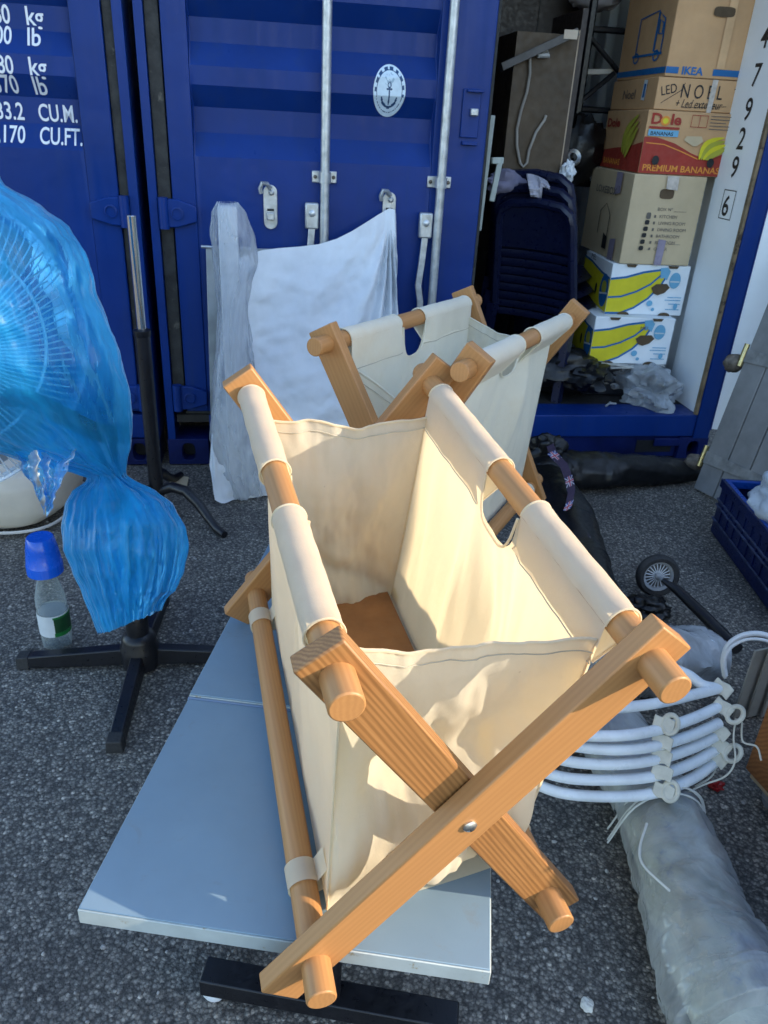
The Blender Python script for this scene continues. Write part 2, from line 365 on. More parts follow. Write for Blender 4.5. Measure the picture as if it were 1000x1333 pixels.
# ------------------------------------------------------------------ ground and light
g = MB().face([(-400, -400, 0), (400, -400, 0), (400, 400, 0), (-400, 400, 0)]).build('ground', asphalt(), smooth=0); tag(g, kind='structure')
SUN_EL, SUN_AZ = math.radians(21), math.radians(102)
S = V((math.sin(SUN_AZ)*math.cos(SUN_EL), math.cos(SUN_AZ)*math.cos(SUN_EL), math.sin(SUN_EL)))
sl = bpy.data.lights.new('sun', 'SUN'); sl.energy = 2.1; sl.angle = math.radians(.55); sl.color = (1., .85, .66)
so = bpy.data.objects.new('sun', sl); col.objects.link(so); so.rotation_euler = S.to_track_quat('Z', 'Y').to_euler()
w = bpy.data.worlds.new('World'); scene.world = w; w.use_nodes = True
bg = w.node_tree.nodes['Background']; sk = w.node_tree.nodes.new('ShaderNodeTexSky'); sk.sky_type = 'NISHITA'; sk.sun_disc = False
sk.sun_elevation = SUN_EL; sk.sun_rotation = SUN_AZ; sk.air_density = 1.; sk.dust_density = .8; sk.ozone_density = 1.2
w.node_tree.links.new(sk.outputs[0], bg.inputs[0]); bg.inputs[1].default_value = .15
scene.view_settings.view_transform = 'Standard'; scene.view_settings.look = 'None'; scene.view_settings.exposure = 1.85
scene.cycles.max_bounces = 8; scene.cycles.transparent_max_bounces = 24; scene.cycles.transmission_bounces = 6

# ------------------------------------------------------------------ folding table
ZT = .457
FL, FR, SM = G(100, 1183, ZT), G(640, 1283, ZT), G(245, 908, ZT)
td = (SM-FL).normalized(); tw_ = V((td.y, -td.x, 0)); TW = (FR-FL).dot(tw_); TL1 = (SM-FL).length
tab = thing('folding_table', 'low folding table with pale blue-grey top and dirty cream edge', 'table', (FL.x, FL.y, 0))
def TP(u, v, z): return V((FL.x, FL.y, 0)) + tw_*u + td*v + V((0, 0, z))
def slab(v0, v1, nm):
    m = MW()
    m.hexa([TP(0, v0, ZT-.029), TP(TW, v0, ZT-.029), TP(TW, v1, ZT-.029), TP(0, v1, ZT-.029), TP(0, v0, ZT-.003), TP(TW, v0, ZT-.003), TP(TW, v1, ZT-.003), TP(0, v1, ZT-.003)], 1)
    m.hexa([TP(.0015, v0+.0015, ZT-.003), TP(TW-.0015, v0+.0015, ZT-.003), TP(TW-.0015, v1-.0015, ZT-.003), TP(.0015, v1-.0015, ZT-.003), TP(.0015, v0+.0015, ZT), TP(TW-.0015, v0+.0015, ZT), TP(TW-.0015, v1-.0015, ZT), TP(.0015, v1-.0015, ZT)], 0)
    return m.build(nm, [TABLEM, TABLEE], tab, smooth=30, bevel=.0012)
slab(0, TL1-.002, 'table_leaf'); ZT += .0045; FL.z += .0; slab(TL1+.004, TL1+1.32, 'table_leaf'); ZT -= .0045
hg = MW(); hg.tube([TP(.0, TL1+.001, ZT-.004), TP(TW, TL1+.001, ZT-.004)], .0045, 8).build('hinge_strip', pbr('hinge_blue', (.18, .25, .36), .4), tab)
for i, v in enumerate((.185, TL1+1.1)):
    lg = MW(); b0 = .0
    c0, c1 = TP(.085, v, 0), TP(TW-.01, v-.012, 0); dn = (c1-c0).normalized(); pn = V((dn.y, -dn.x, 0))*.024
    lg.hexa([c0-pn+V((0, 0, .022)), c1-pn+V((0, 0, .022)), c1+pn+V((0, 0, .022)), c0+pn+V((0, 0, .022)), c0-pn+V((0, 0, .062)), c1-pn+V((0, 0, .062)), c1+pn+V((0, 0, .062)), c0+pn+V((0, 0, .062))])
    ft = lg.build('foot_bar', BLACKM, tab, smooth=30, bevel=.003)
    for q in (c0+dn*.02, c1-dn*.03):
        cp = MW(); cp.lathe([(.004, .0005), (.021, .004), (.024, .012), (.022, .0219)], q, seg=20); cp.build('foot_cap', WHITEPL, ft)
    up = MW(); mid = c0.lerp(c1, .5)
    up.tube([mid+V((0, 0, .055)), mid+V((0, 0, ZT-.024))], .021, 14); up.build('leg_post', BLACKM, tab)

# ------------------------------------------------------------------ canvas baskets on crossed wooden frames
RD = .0186
def basket(label, q, slot, cloth, sags, e_low=(.072, .07), seed=0, bagdrop=0., loopm=None):
    q = {k: V(p) for k, p in q.items()}
    u_ = (q['TRr']-q['TRf']).normalized()
    for k in ('TLf', 'BRf'): q[k] = CAM+(q[k]-CAM)*(1+.027/(q[k]-CAM).dot(u_))      # their leg is the rear one of the crossed pair
    base = (q['BLf']+q['BRf']+q['BLr']+q['BRr'])/4
    root = thing('laundry_basket', label, 'laundry basket', (base.x, base.y, ZT))
    ax = {}
    for k in ('TL', 'TR', 'BL', 'BR'):
        f, r = q[k+'f'], q[k+'r']; d = (r-f).normalized(); ax[k] = (f, d, (r-f).length)
    u = sum((ax[k][1] for k in ax), V()).normalized()
    v = (q['TRf']-q['TLf']); v = (v-u*v.dot(u)).normalized(); w = v.cross(u)
    def at(k, s): return ax[k][0]+ax[k][1]*s
    for k in ax: rod('dowel', at(k, 0), at(k, ax[k][2]+.085), RD, WOODL, root)
    th, hw = .0125, .0295
    def leg(t, b, s, e0, e1, m):
        P, Q = at(t, s), at(b, s); x = (Q-P).normalized(); axial('leg', P-x*e0, Q+x*e1, u, th, hw, m, root, .0025)
    leg('TR', 'BL', .056, .037, e_low[0], WOODL); leg('TL', 'BR', .0545, .034, .058, WOODG if seed == 0 else WOODL)
    Lr = (ax['TL'][2]+ax['TR'][2])/2
    leg('TL', 'BR', Lr+.008, .040, e_low[1], WOODL); leg('TR', 'BL', Lr+.050, .045, e_low[1], WOODL)
    # pivot bolts
    def cross(s):
        a, b, c, d = at('TR', s), at('BL', s), at('TL', s), at('BR', s)
        n = (b-a).cross(d-c); k = (d-c).cross(n); t = (c-a).dot(k)/(b-a).dot(k); return a+(b-a)*t
    X = cross(.056); m = MW(); m.lathe([(.0085, 0), (.0085, .002), (.006, .0042), (.001, .005)], X-u*(th), -u, 20); m.build('pivot_bolt', BOLTM, root)
    # cloth
    s0, s1 = .104, Lr-.012
    inw = {'TL': v, 'BL': v, 'TR': -v, 'BR': -v}
    def topc(k, s): return at(k, s)+inw[k]*(RD+.0035)
    def botc(k, s): return at(k, s)+inw[k]*(RD+.007)+w*(bagdrop)
    Sm = ax['TL'][2]
    fs0, fs1 = slot; bag = MW(); nT = 70
    us = [i/nT for i in range(nT+1)]
    sides = {}
    for k, kb, sg in (('TL', 'BL', 1.), ('TR', 'BR', -1.)):
        tcen = ((fs0+fs1)/2*Sm-s0)/(s1-s0); thw = (fs1-fs0)/2*Sm/(s1-s0)
        ulist = sorted(set([i/44 for i in range(45)] + [tcen+thw*x for x in (-1.02, -1., -.985, -.95, -.88, -.78, -.65, -.5, -.35, -.2, 0, .2, .35, .5, .65, .78, .88, .95, .985, 1., 1.02)]))
        def drop(t):
            x = abs(t-tcen)/thw
            if x >= 1: return 0.
            return .165*(1-x**4)**.5 if x > .0 else .165
        nv = 46; b0 = len(bag.v); colsn = len(ulist); stl = []
        for t in ulist:
            s = s0+(s1-s0)*t; Tp, Bp = topc(k, s), botc(kb, s); d0 = drop(t)
            for j in range(nv+1):
                y = d0+(1-d0)*(j/nv); edge = math.sin(math.pi*t)**.6*math.sin(math.pi*min(1, max(0, y)))**.7
                wr = .014*fbm(t*2.3+seed*5, y*.7, sg*3.1+seed, 2)+.011*fbm(t*6.5+sg+y*.5, y*.55+seed, 2.2, 3)+.003*math.sin(t*17+y*3+seed+fbm(t*3, y, seed, 2)*4)
                bl = .016*math.sin(math.pi*y)
                p = Tp.lerp(Bp, y)+v*sg*(bl*-.2)*edge + v*edge*wr*1.25*(1+.9*sm(.1, .6, y))
                if abs(y-.13) < .5/46/1.2 and d0 == 0: stl.append((t, p+v*sg*.0016))
                if d0 > 0: p += v*sg*.007*math.exp(-(y-d0)*22)*(.6+.6*math.sin(t*9))
                bag.v.append(p)
        for i in range(colsn-1):
            for j in range(nv):
                a = b0+i*(nv+1)+j; bag.quad((a, a+nv+1, a+nv+2, a+1))
        # hem round the hand slot
        hem = MW(); pts = []
        for i in range(25):
            t = tcen-thw+2*thw*i/24; s = s0+(s1-s0)*t; y = max(drop(t), .01); idx = min(range(colsn), key=lambda c: abs(ulist[c]-t))
            pts.append(topc(k, s).lerp(botc(kb, s), y)+v*sg*.007*(.6+.6*math.sin(t*9)))
        hem.tube(pts, .0021, 6); hem.build('slot_hem', cloth, root)
        # sleeves round the dowel
        rs = RD+.0035
        for a, b in ((s0, fs0*Sm), (fs1*Sm, s1)):
            def sl_fn(x, y):
                s = a+(b-a)*x; C = at(k, s); i_ = inw[k]; rr = rs+.0012*fbm(x*5, y*3, seed+a*9)
                if y < .72:
                    an = math.pi*1.18*y/.72; p = C+(i_*math.cos(an)+w*math.sin(an))*rr
                else:
                    an = math.pi*1.18; p0 = C+(i_*math.cos(an)+w*math.sin(an))*rr
                    p1 = topc(k, s).lerp(botc(kb, s), .125)-i_*.0012
                    p = p0.lerp(p1, (y-.72)/.28)
                return p
            slv = MW(); slv.grid(sl_fn, 30, 26); slo = slv.build('sleeve', cloth, root, smooth=60)
            for e in (0, 1):
                hm = MW(); hm.tube([sl_fn(e, j/26) for j in range(27)], .0016, 6); hm.build('sleeve_hem', cloth, slo)
            sq_ = [p for t, p in stl if a <= s0+(s1-s0)*t <= b]; st = MW(); st.tube(sq_, .0009, 5)
            st.build('stitching', pbr('thread', (.5, .45, .34), .9) if 'thread' not in bpy.data.materials else bpy.data.materials['thread'], slo)
    # end panels
    for si, (s, sag, out) in enumerate(((s0+.004, sags[0], -1.), (s1-.008, sags[1], 1.))):
        Lc0, Lc1, Rc0, Rc1 = topc('TL', s), botc('BL', s), topc('TR', s), botc('BR', s)
        def pf(x, y):
            t0 = sag(x); yy = t0+(1-t0)*y; edge = math.sin(math.pi*x)**.7
            wr = .017*fbm(x*2.1+si*4+seed, yy*2.2, seed+5.5)+.007*fbm(x*6, yy*4+si, 1.7)+(.010*math.exp(-((yy-.80-.35*(x-.5))/.05)**2) if si else 0)
            if si == 0:
                dg = x*.8+yy; wr += .011*math.sin(dg*9+fbm(x*2, yy*3, 4)*2.5)*sm(.15, .6, yy)+.012*math.exp(-((yy-.62-.25*(x-.5))/.035)**2)*sm(.0, .35, x)*sm(1, .5, x)
            p = Lc0.lerp(Lc1, yy).lerp(Rc0.lerp(Rc1, yy), x)
            lean = (-.050 if si == 0 else -.02)*math.sin(math.pi*min(1, max(0, yy*1.0)))**.8 - (.012*math.exp(-y*6) if si == 0 else 0)
            pch = math.sin(math.pi*sm(.52, 1.03, yy))*math.sin(math.pi*x)**.3 if si == 0 else 0.
            return p + u*out*edge*lean + u*edge*wr*(1+.5*sm(.3, .8, yy)) - u*out*edge*.012*sm(.75, 1, yy) + u*out*.055*pch - w*.022*pch*sm(.65, 1, yy)
        bag.grid(pf, 64, 56)
        hem = MW(); hem.tube([pf(i/48, .0) for i in range(49)], .0024, 6); hem.build('panel_hem', cloth, root)
        st2 = MW(); st2.tube([pf(i/60, .045)+u*(-.0018 if si else -.0018) for i in range(61)], .0008, 5); st2.build('stitching', bpy.data.materials['thread'], root)
        for c in (0., 1.):
            sw = MW(); sw.tube([pf(c, j/30)+u*out*-.001 for j in range(31)], .0017, 5); sw.build('corner_seam', cloth, root)
    # bottom
    def bf(x, y):
        s = s0+(s1-s0)*y; p = botc('BL', s).lerp(botc('BR', s), x); e = math.sin(math.pi*x)*math.sin(math.pi*y)
        return p - w*(.012*e**.5) - w*.012*math.sin(math.pi*x)**.5*math.exp(-y*9)
    bag.grid(bf, 16, 20)
    bag.build('cloth_bag', cloth, root, smooth=70)
    bd = MW(); P = [botc(k, s)+inw[k]*.012+w*.012 for k, s in (('BL', s0+.03), ('BR', s0+.03), ('BR', s1-.015), ('BL', s1-.015))]
    bd.hexa(P+[p+w*.005 for p in P]); bd.build('base_board', BROWNB, root, smooth=30)
    for kb in ('BL', 'BR'):
        for s in (s0+.055, s1-.03):
            lp = MW(); C = at(kb, s); i_ = inw[kb]; L = []
            for d in (-.017, .017):
                L.append([C+u*d+(i_*math.cos(a)+w*math.sin(a))*(RD+.003) for a in [math.radians(x) for x in range(35, 330, 12)]]+[C+u*d+i_*(RD+.012)-w*.006])
                L[-1] = [C+u*d+i_*(RD+.010)+w*.035]+L[-1]
            lp.loops(L, closed=False, caps=False); lp.build('dowel_loop', cloth, root, smooth=60)
    return root
Q1 = dict(TLf=(-.0225, .5184, .9427), TRf=(.3049, .6184, .9006), BLf=(-.0411, .5464, .4697), BRf=(.2509, .6298, .514), TLr=(-.2334, 1.238, .9715), TRr=(.0814, 1.3311, .9731), BLr=(-.2387, 1.2672, .5377), BRr=(.0474, 1.3529, .5241))
Q2 = dict(TLf=(-.152, 1.4587, 1.0042), TRf=(.1191, 1.3266, 1.0093), BLf=(-.1334, 1.4496, .5123), BRf=(.0991, 1.3363, .5123), TLr=(.1847, 2.1178, .9665), TRr=(.4394, 1.9937, .9637), BLr=(.1908, 2.1149, .5123), BRr=(.4101, 2.008, .4793))
def sagF(x): return .055+.085*math.sin(math.pi*x)**1.3+.022*math.sin(x*7.5+.4)*math.sin(math.pi*x)
def sagR(x): return .085+.02*math.sin(math.pi*x)+.014*math.sin(x*13+1.)*math.sin(math.pi*x)
basket('large cream canvas basket on crossed wooden legs in the foreground, empty inside', Q1, (.46, .63), CANVAS, (sagF, sagR), seed=0)
basket('pale canvas basket on crossed wooden legs standing behind the larger foreground basket', Q2, (.45, .62), CANVASW, (lambda x: .12+.15*math.sin(math.pi*x), lambda x: .07+.05*math.sin(math.pi*x)), (.055, .05), seed=3)

# ------------------------------------------------------------------ shipping containers
RIB = [(.25, 0), (1.246, 0), (1.326, .048), (1.41, .048), (1.48, 0), (1.54, 0), (1.615, .048), (1.69, .048), (1.76, 0), (1.82, 0), (1.90, .048), (1.98, .048), (2.05, 0), (2.45, 0)]
def ribb(z):
    for (z0, b0), (z1, b1) in zip(RIB, RIB[1:]):
        if z0 <= z <= z1: return b0+(b1-b0)*(z-z0)/(z1-z0)
    return 0.
RZc = math.atan2(EX.y, EX.x)
CM = Matrix.Translation(A0) @ Matrix.Rotation(RZc, 4, 'Z')
def cbox(lo, hi, name, m, p, bevel=.0025): return MB().box(lo, hi).build(name, m, p, smooth=30, bevel=bevel)
def panel(a0, a1, name, parent, m=None):
    mb = MB(); n = len(RIB)
    mb.loops([[(a0, b, z) for z, b in RIB], [(a0+.018, b, z) for z, b in RIB], [(a1-.018, b, z) for z, b in RIB], [(a1, b, z) for z, b in RIB]], closed=False, caps=False)
    for aa in (a0, a1):
        for (z0, b0), (z1, b1) in zip(RIB, RIB[1:]):
            if b0 or b1: mb.face([(aa, b0, z0), (aa, b1, z1), (aa, 0, z1), (aa, 0, z0)])
    return mb.build(name, m or BLUE, parent, smooth=25, bevel=.004, weld=True)
def locking_bar(parent, a, handle_off, hz, hl, brz=1.195):
    o = MB().tube([(a, -.047, .27), (a, -.047, 1.2), (a, -.047, 2.42)], .0172, 18).build('locking_bar', GALV, parent)
    for z in (brz, 2.1, .45):
        MB().box((a-.047, -.012, z-.021), (a+.047, -.003, z+.021)).build('bracket', GALV, o, smooth=30, bevel=.003)
        cl = MB(); cl.loops([[(a+.0225*math.cos(t), -.047-.0225*math.sin(t), zz) for t in [math.pi*k/12 for k in range(13)]] + [(a-.0225, -.01, zz), (a+.0225, -.01, zz)] for zz in (z-.019, z+.019)]); cl.build('clamp', GALV, o, smooth=40)
        for s in (-1, 1): MB().lathe([(.007, 0), (.007, .004), (.003, .006)], (a+s*.035, -.012, z), (0, -1, 0), 12).build('bolt', RUST, o)
    h = MB(); ah = a+handle_off
    h.box((ah-.026, -.05, hz-.045), (ah+.026, -.018, hz+.05)).build('handle_hub', GALV, o, smooth=30, bevel=.006)
    MB().lathe([(.013, 0), (.013, .004), (.006, .008)], (ah, -.05, hz+.012), (0, -1, 0), 14).build('rivet', GALV, o)
    path = [(0, 0), (-.006, -.10), (-.014, -.19), (-.002, -.25), (.002, -.32), (0, -hl)]
    L = []
    for i, (da, dz) in enumerate(path):
        z = hz-.04+dz; L.append([(ah+da-.013, -.046, z), (ah+da+.013, -.046, z), (ah+da+.013, -.034, z), (ah+da-.013, -.034, z)])
    MB().loops(L).build('handle', GALV, o, smooth=30, bevel=.003)
    return o
def hook(parent, a, z0, z1):
    mb = MB(); r = .026; n = 12
    out = [(a+r*math.cos(t), z1-r+r*math.sin(t)) for t in [math.pi*k/n for k in range(n+1)]] + [(a+r*math.cos(t), z0+r+r*math.sin(t)) for t in [math.pi+math.pi*k/n for k in range(n+1)]]
    mb.loops([[(x, b, z) for x, z in out] for b in (-.004, -.013)]); o = mb.build('handle_catch', GALV, parent, smooth=30, bevel=.002)
    MB().box((a-.014, -.030, z0+.035), (a+.014, -.013, z0+.062)).build('catch_tongue', GALV, o, smooth=30, bevel=.003)
    MB().box((a-.013, -.0137, z0+.066), (a+.013, -.0131, z0+.075)).build('catch_slot', INK, o, smooth=0)
    MB().lathe([(.011, 0), (.011, .008), (.005, .013)], (a+.004, -.013, z1-.027), (0, -1, 0), 14).build('catch_pin', GALV, o)
    MB().tube([(a, -.02, z1-.012), (a-.012, -.03, z1+.004), (a-.03, -.036, z1+.006), (a-.038, -.034, z1-.014), (a-.034, -.03, z1-.03)], .0085, 8).build('catch_lever', GALV, o)
    return o
def hinge(parent, a_pin, a_end, z, sg):
    mb = MB(); pts = [(a_pin, .052), (a_pin+sg*.06, .050), (a_end, .028), (a_end, -.028), (a_pin+sg*.05, -.05), (a_pin, -.052)]
    mb.loops([[(x, b, z+dz) for x, dz in pts] for b in (-.003, -.024)]); o = mb.build('hinge', BLUE, parent, smooth=30, bevel=.005)
    MB().tube([(a_pin, -.02, z-.056), (a_pin, -.02, z+.056)], .019, 16).build('hinge_pin', BLUE, o)
    MB().lathe([(.024, 0), (.024, .006), (.019, .007), (.019, .001)], (a_pin+sg*.05, -.024, z), (0, -1, 0), 18).build('hinge_boss', BLUE, o)
def casting(parent, a0, a1, z0, z1):
    mb = MB(); ac, zc = (a0+a1)/2, (z0+z1)/2; n = 40
    ring = lambda f, b: [(ac+f*.028*math.copysign(abs(math.cos(t))**.7, math.cos(t)), b, zc+f*.040*math.copysign(abs(math.sin(t))**.7, math.sin(t))) for t in [2*math.pi*k/n for k in range(n)]]
    sq = []
    for k in range(n):
        t = 2*math.pi*k/n; c, s_ = math.cos(t), math.sin(t); f = 1/max(abs(c), abs(s_)); sq.append((ac+c*f*(a1-a0)/2, -.008, zc+s_*f*(z1-z0)/2))
    back = [(x, .16, z) for x, _, z in sq]
    mb.loops([back, sq, ring(1, -.008), ring(.96, .05)], caps=False); o = mb.build('corner_casting', BLUED, parent, smooth=35, bevel=.002)
    MB().box((a0+.01, .06, z0+.01), (a1-.01, .15, z1-.01)).build('casting_core', INK, o, smooth=0)
def wallprof(a, out, b0, b1, z0, z1, flat):
    P = [(b0, 0), (b0+flat, 0)]; b = b0+flat
    while b < b1-.3:
        P += [(b+.05, out), (b+.12, out), (b+.17, 0), (b+.28, 0)]; b += .28
    P.append((b1, 0)); mb = MB(); mb.loops([[(a+o, bb, z) for bb, o in P] for z in (z0, z1)], closed=False, caps=False); return mb

cont = thing('shipping_container', 'dark blue shipping container with its right half open showing stacked boxes', 'shipping container', M=CM)
cbox((-.042, -.006, .12), (-.010, .16, 2.47), 'corner_post', BLUE, cont)
cbox((2.391, -.010, .12), (2.468, .16, 2.47), 'corner_post', BLUE, cont)
cbox((-.008, .012, .25), (.040, .045, 2.44), 'door_gasket', GASK, cont)
casting(cont, -.045, .128, .006, .124); casting(cont, 2.33, 2.475, .006, .124)
sill = MB().box((.135, -.004, .128), (2.39, .16, .2345)).build('sill', BLUE, cont, smooth=30, bevel=.005)
lowr = MB(); lowr.box((.13, .012, .02), (2.325, .15, .127)); lowr.build('bottom_rail', BLUED, cont, smooth=30, bevel=.004)
cbox((2.20, -.010, .082), (2.33, .0, .120), 'lock_seat', BLUED, cont); cbox((2.12, .0095, .045), (2.30, .0118, .105), 'forklift_slot', INK, cont, 0)
cbox((-.042, -.006, 2.472), (2.468, .16, 2.60), 'header', BLUE, cont)
cbox((-.035, .16, .15), (.0, 6.0, 2.55), 'left_wall', BLUE, cont, 0)
wallprof(2.39, .036, .02, 5.95, .236, 2.5, .30).build('right_wall', WHITEP, cont, smooth=20, bevel=.006)
cbox((2.432, .16, .1), (2.462, 6.0, 2.55), 'outer_wall', BLUE, cont, 0)
cbox((.001, .002, .2), (2.388, 6.0, .2335), 'container_floor', FLOORM, cont, 0)
cbox((.001, .165, 2.50), (2.43, 6.0, 2.56), 'roof', WHITEP, cont, 0)
cbox((.001, 5.96, .235), (2.43, 6.0, 2.5), 'end_wall', WHITEP, cont, 0)
cbox((2.376, -.004, .236), (2.3905, .018, 2.47), 'post_gasket', pbr('rusty_gasket', (.22, .16, .09), .8, 0, .4, 8, .3, 90, spots=(9, .55, (.05, .035, .02))), cont)
# closed left door
dr = panel(.135, 1.030, 'door', cont)
cbox((.046, -.003, .25), (.1345, .048, 2.45), 'door_frame', BLUE, dr, .004); cbox((1.0305, -.003, .25), (1.236, .048, 2.45), 'door_frame', BLUE, dr, .004)
cbox((1.2365, .006, .25), (1.249, .05, 2.45), 'door_edge_gasket', GASK, dr)
MB().box((.04, .0, .2395), (1.23, .05, .2495)).build('door_gasket', GASK, dr, smooth=0)
cbox((1.13, -.012, 1.355), (1.20, -.0035, 1.52), 'lock_plate', BLUE, dr, .003)
cbox((1.143, -.030, 1.508), (1.205, -.0125, 1.517), 'lock_flap', BLUE, dr, .002)
cbox((1.16, -.034, 1.43), (1.19, -.0125, 1.455), 'lock_nut', GALV, dr, .004)
cbox((1.14, -.022, 1.33), (1.2, -.004, 1.342), 'lock_flap', BLUE, dr, .002)
locking_bar(dr, .617, -.048, 1.055, .33); locking_bar(dr, 1.064, -.047, 1.035, .36)
hook(dr, .412, 1.0, 1.16); hook(dr, .872, 1.02, 1.152)
for z in (1.045, .315, 2.2): hinge(dr, .012, .135, z, 1)
# oval emblem sticker, following the ribs
def emblem():
    mb = MB(); nr, nf = 26, 96; ca, cz, ra, rz = .853, 1.497, .060, .086
    def col_(x, y):
        r = math.hypot(x, y); a = math.atan2(y, x)
        if r > .94: return 0
        if r > .77:
            if a > -.25 and a < math.pi+.25 or a < -math.pi+.25:
                return 0 if abs(((a+.25)/.42) % 1-.5) < .21 and .80 < r < .91 else 1
            return 1 if (.80 < r < .86 and abs(((a*9) % 1)-.5) < .33) or r < .785 else 0
        if abs(x) < .045 and -.55 < y < .12: return 1
        if abs(x) < .17 and abs(y-.06) < .04: return 1
        if .0 < abs(x-.0) < .5 and abs(math.hypot(x, y+.12)-.50) < .055 and y < -.22: return 1
        if .07 < math.hypot(x, y-.22) < .12: return 1
        if math.hypot(x+.02, (y-.42)*1.1) < .30 and N(x*7, y*7, 3) > .06: return 2
        return 0
    b = len(mb.v)
    for i in range(nr+1):
        for j in range(nf):
            r, t = i/nr, 2*math.pi*j/nf; x, y = r*math.cos(t), r*math.sin(t); z = cz+y*rz
            mb.v.append(V((ca+x*ra, ribb(z)-.0025, z)))
    for i in range(nr):
        for j in range(nf):
            k = (j+1) % nf; r, t = (i+.5)/nr, 2*math.pi*(j+.5)/nf
            mb.quad((b+i*nf+j, b+i*nf+k, b+(i+1)*nf+k, b+(i+1)*nf+j), col_(r*math.cos(t), r*math.sin(t)))
    mb.build('emblem_sticker', [pbr('sticker_white', (.62, .74, .82), .4, 0, .08, 40), pbr('sticker_navy', (.01, .06, .16), .4), pbr('sticker_grey', (.33, .47, .58), .4)], dr, smooth=0)
emblem()
# opened right door leaf, its white inner face towards the camera
od = MB(); th = math.radians(16); dx, dy = V((math.cos(th), -math.sin(th), 0)), V((math.sin(th), math.cos(th), 0))
P0 = V((2.4705, -.012, 0)); 
def dP(s, d, z): return P0+dx*s+dy*d+V((0, 0, z))
od.loops([[dP(s, d, .17), dP(s, d, 2.45)] for s, d in ((0, 0), (.16, 0), (.2, .02), (.42, .02), (.46, 0), (.68, 0), (.72, .02), (.94, .02), (.98, 0), (1.16, 0))], closed=False, caps=False)
odo = od.build('open_door', WHITEP, cont, smooth=20)
bk = MB(); bk.hexa([dP(0, .045, .17), dP(1.16, .045, .17), dP(1.16, .07, .17), dP(0, .07, .17), dP(0, .045, 2.45), dP(1.16, .045, 2.45), dP(1.16, .07, 2.45), dP(0, .07, 2.45)]); bk.build('door_skin', BLUE, odo, smooth=0)
e1 = MB(); e1.hexa([dP(-.004, -.003, .165), dP(-.004, .07, .165), dP(.0, .07, .165), dP(.0, -.003, .165), dP(-.004, -.003, 2.45), dP(-.004, .07, 2.45), dP(.0, .07, 2.45), dP(.0, -.003, 2.45)]); e1.build('door_edge', BLUE, odo, smooth=0)
# numbers inside, on the white wall by the opening
for ch, z in (('4', 1.735), ('7', 1.60), ('9', 1.475), ('2', 1.365), ('9', 1.255), ('6', 1.10)):
    text('number', ch, .118, INK, cont, (2.3885, .205, z), (0, -1, 0), (0, 0, 1), 'LEFT', .95, .012)
def frame_rect(parent, a, b0, b1, z0, z1, wd):
    for l, h in (((b0, z0), (b1, z0+wd)), ((b0, z1-wd), (b1, z1)), ((b0, z0+wd), (b0+wd, z1-wd)), ((b1-wd, z0+wd), (b1, z1-wd))):
        MB().face([(a, l[0], l[1]), (a, h[0], l[1]), (a, h[0], h[1]), (a, l[0], h[1])]).build('number_frame', INK, parent, smooth=0)
frame_rect(cont, 2.3884, .118, .216, 1.085, 1.205, .004)

# the left-hand container beside it
cont2 = thing('shipping_container', 'blue shipping container at the left edge with white weight and volume lettering', 'shipping container', M=CM)
cbox((-.113, -.006, .12), (-.078, .16, 2.47), 'corner_post', BLUE, cont2)
cbox((-2.55, -.006, .12), (-2.47, .16, 2.47), 'corner_post', BLUE, cont2)
cbox((-.148, .012, .25), (-.1135, .045, 2.44), 'door_gasket', GASK, cont2)
casting(cont2, -.255, -.08, .006, .124)
MB().box((-2.46, -.004, .128), (-.115, .16, .2345)).build('sill', BLUE, cont2, smooth=30, bevel=.005)
cbox((-2.55, .012, .02), (-.26, .15, .127), 'bottom_rail', BLUED, cont2)
cbox((-2.55, -.006, 2.472), (-.078, .16, 2.60), 'header', BLUE, cont2)
cbox((-2.55, .161, .13), (-.08, 6.0, 2.59), 'container_body', BLUE, cont2, 0)
dr2 = panel(-1.17, -.256, 'door', cont2); cbox((-.2555, -.003, .25), (-.150, .048, 2.45), 'door_frame', BLUE, dr2, .004); cbox((-1.30, -.003, .25), (-1.1705, .048, 2.45), 'door_frame', BLUE, dr2, .004)
dr3 = panel(-2.25, -1.45, 'door', cont2); cbox((-1.4495, -.003, .25), (-1.305, .048, 2.45), 'door_frame', BLUE, dr3, .004); cbox((-2.465, -.003, .25), (-2.2505, .048, 2.45), 'door_frame', BLUE, dr3, .004)
for z in (1.045, .315, 2.2): hinge(dr2, -.130, -.255, z, -1)
pr = lambda p: V((p.x, ribb(p.z)-.002, p.z))
aU, aV = FP(50, 182)[0], FP(32, 182)[0]
for val, un, py, px in (('30,480', 'kg', 30, 27), ('67,200', 'lb', 58, 32), ('28,280', 'kg', 97, 34), ('62,370', 'lb', 122, 38), ('33.2', 'CU.M.', 157, 46), ('1,170', 'CU.FT.', 187, 49)):
    z = FP(px, py)[1]
    text('lettering', un, .078, LETTER, dr2, (aU, 0, z), (1, 0, 0), (0, 0, 1), 'LEFT', .66 if len(un) > 2 else .86, .014, pr)
    text('lettering', val, .078, LETTER, dr2, (aV, 0, z), (1, 0, 0), (0, 0, 1), 'RIGHT', .72, .014, pr)

